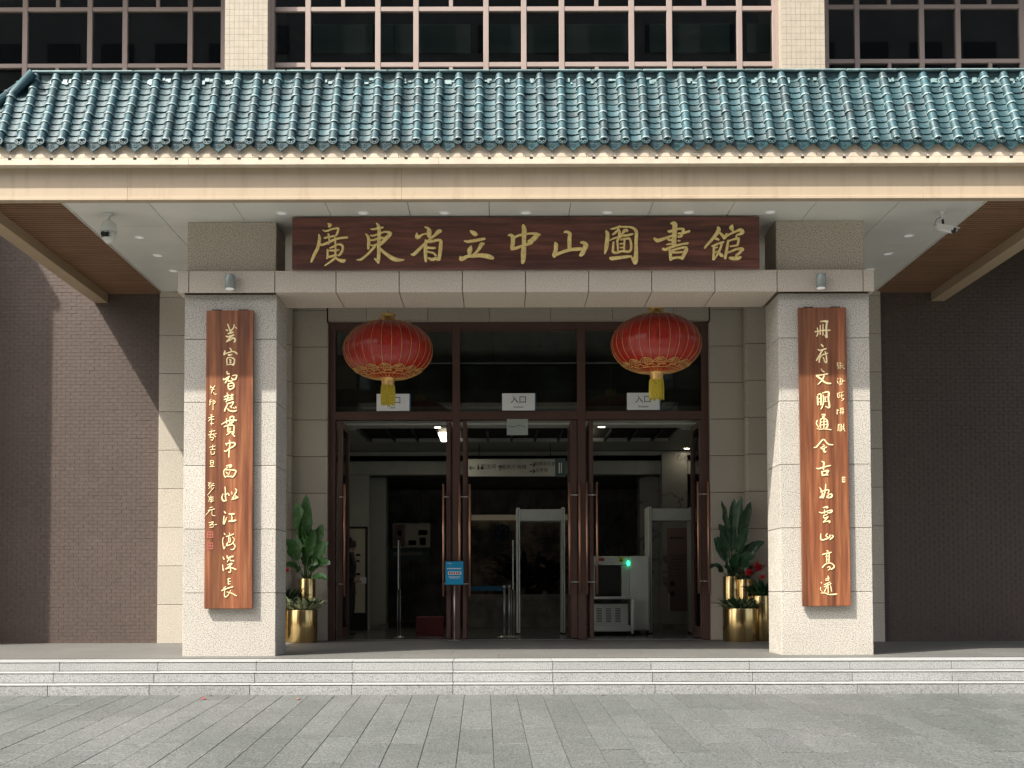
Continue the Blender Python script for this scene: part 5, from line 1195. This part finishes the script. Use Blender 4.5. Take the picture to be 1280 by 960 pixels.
# ================================================================= planters
def pot(label, px, pyb_D, r_, ztop, cat='planter'):
    D = pyb_D; x = PX(px, 770, D)
    t_ = thing('brass_planter', label, cat, (x, D, 0), 'polished brass planters')
    mb = MB(); mb.lathe([(0, .006), (r_ - .004, .006), (r_, .012), (r_, ztop - .006), (r_ - .003, ztop), (r_ - .012, ztop), (r_ - .012, ztop - .05)], x, D, 48); mb.build('shell', 'brass', t_)
    mb = MB(); mb.lathe([(0, ztop - .045), (r_ - .012, ztop - .05)], x, D, 24); mb.build('soil', 'soil', t_)
    return x, D
def blade(mb, base, az, pitch, L, W, droop, fold=.25, nseg=9, stem=0.0, sr=.006, face=None):
    """a leaf: an arching midrib with two halves folded up along it"""
    d = Vector((math.cos(az), math.sin(az), 0)); side = Vector((-math.sin(az), math.cos(az), 0)); p = Vector(base); an = pitch
    pts = [p.copy()]; up_ = []
    if stem > 0:
        q = p + (d * math.cos(pitch) + Vector((0, 0, math.sin(pitch)))) * stem
        mb.tube([p, p.lerp(q, .5), q], [sr, sr * .85, sr * .6], 6, 1); p = q; pts = [p.copy()]
    for k in range(nseg):
        an2 = pitch - droop * ((k + 1) / nseg) ** 1.5; p = p + (d * math.cos(an2) + Vector((0, 0, math.sin(an2)))) * (L / nseg); pts.append(p.copy())
    vs = []; fs = []
    for k, c_ in enumerate(pts):
        t = k / nseg; w = W * (math.sin(math.pi * min(1, t * .93 + .06)) ** .75) * (1 if t < .97 else .25); a2 = pitch - droop * t ** 1.5
        nrm = Vector((-math.sin(a2) * d.x, -math.sin(a2) * d.y, math.cos(a2)))
        if face is not None:
            tg = (pts[min(k + 1, nseg)] - pts[max(k - 1, 0)]).normalized(); nrm = (face - tg * face.dot(tg)).normalized(); side = tg.cross(nrm)
        rip = math.sin(k * 2.1) * .012 * W / .1
        for s_, f_ in ((-1, 1), (-.5, .45), (0, 0), (.5, .45), (1, 1)): vs.append(c_ + side * (w / 2 * s_) + nrm * (fold * w / 2 * f_ + (rip if abs(s_) == 1 else 0)))
    for k in range(nseg):
        for j in range(4): fs.append((k * 5 + j, k * 5 + j + 1, (k + 1) * 5 + j + 1, (k + 1) * 5 + j))
    mb.add(vs, fs, 0, True)
def tall_plant(label, x, y, z, leaves, mt, sd):
    random.seed(sd); t_ = thing('bird_of_paradise_plant', label, 'plant', (x, y, z), 'tall broad-leaved pot plants')
    for (dxp, top, L, W, lean, drp) in leaves:
        # dxp sideways reach in metres, top height of blade base above the soil
        az = math.atan2(random.uniform(-.5, .1), dxp if abs(dxp) > .02 else .02)
        pitch = math.atan2(top, abs(dxp) * .65 + .03); stem = math.hypot(top, dxp * .65); mb = MB()
        bx_ = x + random.uniform(-.04, .04); by_ = y + random.uniform(-.04, .04)
        blade(mb, (bx_, by_, z), az, pitch, L, W * 1.12, drp, .35, 9, stem, .011, Vector((random.uniform(-.75, .75), -1, random.uniform(.0, .6)))); mb.build('leaf', [mt, 'leaf_stem'], t_)
def rosette(label, x, y, z, r_, mats, n_, L, W, sd, name='pot_foliage', spread=.9):
    random.seed(sd); t_ = thing(name, label, 'plant', (x, y, z))
    for mt, frac in mats:
        mb = MB()
        for k in range(int(n_ * frac)):
            a = random.uniform(0, 6.283); q = r_ * math.sqrt(random.random()) * .85
            blade(mb, (x + q * math.cos(a), y + q * math.sin(a), z), random.uniform(0, 6.283) if random.random() < .3 else a + random.uniform(-.5, .5), random.uniform(.55, 1.35), L * random.uniform(.7, 1.15), W * random.uniform(.8, 1.1), random.uniform(.3, spread), .2, 5, .03, .004)
        mb.build('foliage', [mt, 'leaf_stem'], t_)
# left group
x, y = pot('wide low brass planter standing foremost by the left column', 378, 18.8, .232, PZ(378, 762.5, 18.57))
rosette('low pale variegated leaves filling the wide left planter', x, y, PZ(378, 764, 18.8), .22, [('pale_leaf', 1.0), ('dark_leaf', .5)], 130, .22, .055, 3)
x, y = pot('slim tall brass planter behind the wide left planter', 383.5, 19.13, .138, PZ(383, 723, 19.0))
tall_plant('tall broad-leaved green plant in the slim left planter', x, y, PZ(383, 726, 19.1),
  [(-.12, .62, .66, .20, 0, .25), (.03, .72, .66, .17, 0, .2), (.10, .66, .60, .16, 0, .35), (.30, .50, .50, .15, 0, .5), (-.03, .45, .45, .24, 0, .3), (-.22, .34, .44, .20, 0, .7), (.22, .30, .46, .16, 0, .6), (-.10, .24, .36, .20, 0, .5), (.34, .20, .42, .13, 0, 1.1), (.14, .16, .34, .16, 0, .7), (-.26, .16, .36, .14, 0, 1.0), (.30, .06, .36, .10, 0, .9), (-.05, .56, .5, .2, 0, .4), (.2, .40, .5, .15, 0, .5)], 'broad_leaf', 11)
x, y = pot('brass planter mostly hidden behind the left column', 357, 19.0, .15, .62)
rosette('dark strappy leaves with a red bloom peeping from behind the left column', x, y, .62, .12, [('dark_leaf', 1.0)], 46, .34, .045, 5, 'red_flower_plant', 1.3)
def bloom(t_, x, y, z, n_, L):
    mb = MB()
    for k in range(n_): blade(mb, (x, y, z), k * 2.4, random.uniform(.3, 1.3), L * random.uniform(.7, 1.1), .045, .5, .2, 4, .01, .004)
    return mb.build('flower', ['red_petal', 'red_petal'], t_)
fl = [o for o in C.objects if o.name.startswith('red_flower_plant')][-1]
bx_ = PX(357.5, 712, 18.95); bloom(fl, bx_, 18.95, PZ(357, 716, 18.95), 16, .11)
# flower arrangement before the mural, far back in the hall
fx = PX(668, 720, 28.9)
mb = MB(); mb.lathe([(0, 0), (.22, .005), (.3, .5), (.2, .85), (.24, .9)], fx, 28.9, 20)
rosette('large dark flower arrangement with pale blooms before the mural at the back of the hall', fx, 28.9, .9, .45, [('dark_leaf', 1.0)], 110, .95, .17, 31, 'flower_arrangement', 1.0)
fa = [o for o in C.objects if o.name.startswith('flower_arrangement')][-1]
mb.build('vase', 'dark_metal', fa)
mb = MB()
for k in range(20):
    a_, b_, c_ = fx + random.uniform(-.75, .6), 28.4 + random.uniform(-.1, .1), random.uniform(1.1, 2.45)
    for j in range(7): blade(mb, (a_, b_, c_), j * .9, .5, .10, .06, .4, .2, 4)
mb.build('bloom', ['hall_white', 'leaf_stem'], fa)
# right group
x, y = pot('wide low brass planter standing foremost by the right door', 924.5, 18.85, .262, PZ(924, 760.5, 18.6))
rosette('low dark and pale mixed leaves filling the wide right planter', x, y, PZ(924, 763, 18.85), .24, [('pale_leaf', .3), ('dark_leaf', .9)], 150, .22, .045, 8)
x, y = pot('slim tall brass planter behind the wide right planter', 914.5, 19.2, .135, PZ(914, 720, 19.05))
tall_plant('tall dark broad-leaved plant with upright blades in the slim right planter', x, y, PZ(914, 723, 19.15),
  [(-.26, .62, .66, .12, 0, .15), (.05, .72, .56, .13, 0, .1), (.12, .70, .62, .14, 0, .2), (.26, .66, .60, .16, 0, .2), (-.16, .44, .50, .16, 0, .5), (-.20, .30, .50, .16, 0, .6), (.04, .44, .52, .16, 0, .3), (.22, .42, .48, .16, 0, .5), (-.06, .26, .46, .18, 0, .5), (.14, .24, .46, .2, 0, .5), (-.28, .12, .44, .11, 0, .9), (.28, .2, .40, .2, 0, .7), (.06, .12, .38, .16, 0, .4), (-.14, .1, .36, .14, 0, .7), (.3, .34, .4, .14, 0, .6)], 'dark_leaf', 14)
x, y = pot('second slim dark-sided brass planter beside the slim right planter', 931, 19.15, .125, .98)
rosette('dark narrow leaves in the second slim planter on the right', x, y, .98, .1, [('dark_leaf', 1.0)], 30, .26, .05, 21, 'pot_foliage', 1.2)
x, y = pot('brass planter tucked against the right column', 951.5, 19.0, .165, PZ(951, 744.5, 18.85))
rosette('dark leafy plant with red blooms beside the right column', x, y, PZ(951, 746, 19.0), .13, [('dark_leaf', 1.0)], 60, .30, .05, 9, 'red_flower_plant', 1.1)
fl = [o for o in C.objects if o.name.startswith('red_flower_plant')][-1]
for px, py, n_, L in ((948, 712, 22, .17), (936.5, 718, 16, .14), (953, 722, 10, .1)): bloom(fl, PX(px, py, 18.9), 18.9, PZ(px, py + 2, 18.9), n_, L)

# ================================================================= upper storey
def win(label, px_m, split, D, zlo, zhi, xoff=0):
    """px_m: positions of main uprights; split: which panes are wide ones with a half upright in the short rows"""
    X = [PX(p_, 45, D) for p_ in px_m]; z1, z2 = PZ(640, zlo, D), PZ(640, zhi, D)
    t_ = thing('window_wall', label, 'window', ((X[0] + X[-1]) / 2, D, z1)); fw = .042
    rows = [z1 - 1.7, z1 - .55, z1, z2, z2 + .55, z2 + 2.0]
    for x in X: box('mullion', x - fw, x + fw, D, D + .10, rows[0], rows[-1], 'window_frame', t_, .004)
    for zz in rows:
        for a, c_ in zip(X, X[1:]): box('transom', a + fw + .001, c_ - fw - .001, D + .008, D + .09, zz - .035, zz + .035, 'window_frame', t_, .003)
    for ri, (za, zb) in enumerate(zip(rows, rows[1:])):
        for i_, (a, c_) in enumerate(zip(X, X[1:])):
            cells = [(a + fw, c_ - fw)]
            if ri in (1, 3) and c_ - a > .8:
                m_ = (a + c_) / 2; box('short_mullion', m_ - .03, m_ + .03, D + .01, D + .09, za + .036, zb - .036, 'window_frame', t_, .003); cells = [(a + fw, m_ - .03), (m_ + .03, c_ - fw)]
            for u, v_ in cells: box('pane', u + .001, v_ - .001, D + .05, D + .058, za + .036, zb - .036, 'dark_glass', t_)
    box('dark_room', X[0] - .1, X[-1] + .1, D + 1.6, D + 1.7, rows[0], rows[-1], 'dark_void', t_)
    return t_, X, z1, z2
wcn, Xc, z1c, z2c = win('middle bank of dark windows above the tiled roof between the cream piers', (340, 385, 472.3, 520, 607.5, 654.8, 702.2, 789.5, 837, 924.6, 969), 0, 18.4, 80, 10.5)
for pa, pb_ in ((391, 466), (476, 492), (493, 588), (612, 650), (659, 697), (707, 786), (812, 832), (842, 912), (934, 962)):
    xa, xb = PX(pa, 45, 18.9), PX(pb_, 45, 18.9); box('reflection_panel', xa, xb, 18.9, 18.92, PZ(640, 66, 18.9), PZ(640, 30, 18.9), 'reflection_panel', wcn)  # panels behind the glass painted to imitate reflections of the block opposite
win('left bank of dark windows above the roof hip', (-132, -88, -8, 31, 112, 156, 237.5, 279), 0, 19.8, 80.5, 10)
win('right bank of dark windows above the far right of the roof', (1033, 1071.5, 1152.5, 1198, 1278, 1322, 1402), 0, 19.8, 77, 9)
for i, (p0, p1) in enumerate(((281, 334.5), (977, 1031))):
    xa, xb = PX(p0, 45, 18.1), PX(p1, 45, 18.1)
    t_ = thing('window_pier', ['cream mosaic-tiled pier between the windows, above the left column', 'cream mosaic-tiled pier between the windows, above the right column'][i], 'pier', ((xa + xb) / 2, 18.1, 5.7), 'cream piers between the upper windows')
    box('pier_core', xa + .006, xb - .006, 18.106, 19.79, 5.7, 11.9, 'mosaic_grout', t_)
    mb = MB(); nx = 9; w = (xb - xa) / nx; z = 6.3; hgt = .098
    while z < 10.6:
        for k in range(nx): mb.box(xa + k * w + .0015, xa + (k + 1) * w - .0015, 18.1, 18.112, z + .0015, z + hgt - .0015)
        for k in range(10): 
            ya = 18.115 + k * .16
            mb.box(xa, xa + .01, ya, ya + .156, z + .002, z + hgt - .002); mb.box(xb - .01, xb, ya, ya + .156, z + .002, z + hgt - .002)
        z += hgt
    o = mb.build('mosaic_tile', 'mosaic_tile', t_); o['kind'] = 'stuff'
    # brown side jamb of the window bay
    xj = xb if i == 0 else xa - .055
    box('side_jamb', xj + .001, xj + .054, 18.3, 18.39, 5.7, 11.9, 'window_frame', t_)
t_ = thing('upper_wall', 'brown brick wall face under the upper windows behind the roof', 'wall', (XC, 19, 6))
box('sill_wall', -14, 14, 19.85, 20.2, 5.55, 7.2, 'brown_brick', t_); box('sill_wall', -4.3, 4.9, 18.5, 19.8, 5.6, 6.3, 'brown_brick', t_)
box('parapet', -14, 14, 18.0, 20.2, 11.95, 12.8, 'cream_plaster', t_)
box('roof_plate', -14, 14, 20.2, 36, 12.0, 12.2, 'roof_felt', t_); box('rear_wall', -14, 14, 36, 36.2, -.3, 12.2, 'brown_brick', t_)
box('end_wall', -14.2, -14, 18.7, 36.2, -.3, 12.2, 'brown_brick', t_); box('end_wall', 14, 14.2, 18.7, 36.2, -.3, 12.2, 'brown_brick', t_)

# ================================================================= the block opposite, seen only as a reflection in the glass
op = thing('facing_building', 'grey office block across the plaza behind the viewer, mirrored in the glass', 'building', (0, -48, -3))
box('wall', -48, 48, -60, -48, -4, 45, 'facade_stone', op)
mb = MB()
for fl_ in range(12):
    for k in range(23): mb.box(-45.5 + k * 4, -43.1 + k * 4, -48.05, -47.9, fl_ * 3.6, fl_ * 3.6 + 2.0)
o = mb.build('window', 'facade_glass', op); o['kind'] = 'stuff'
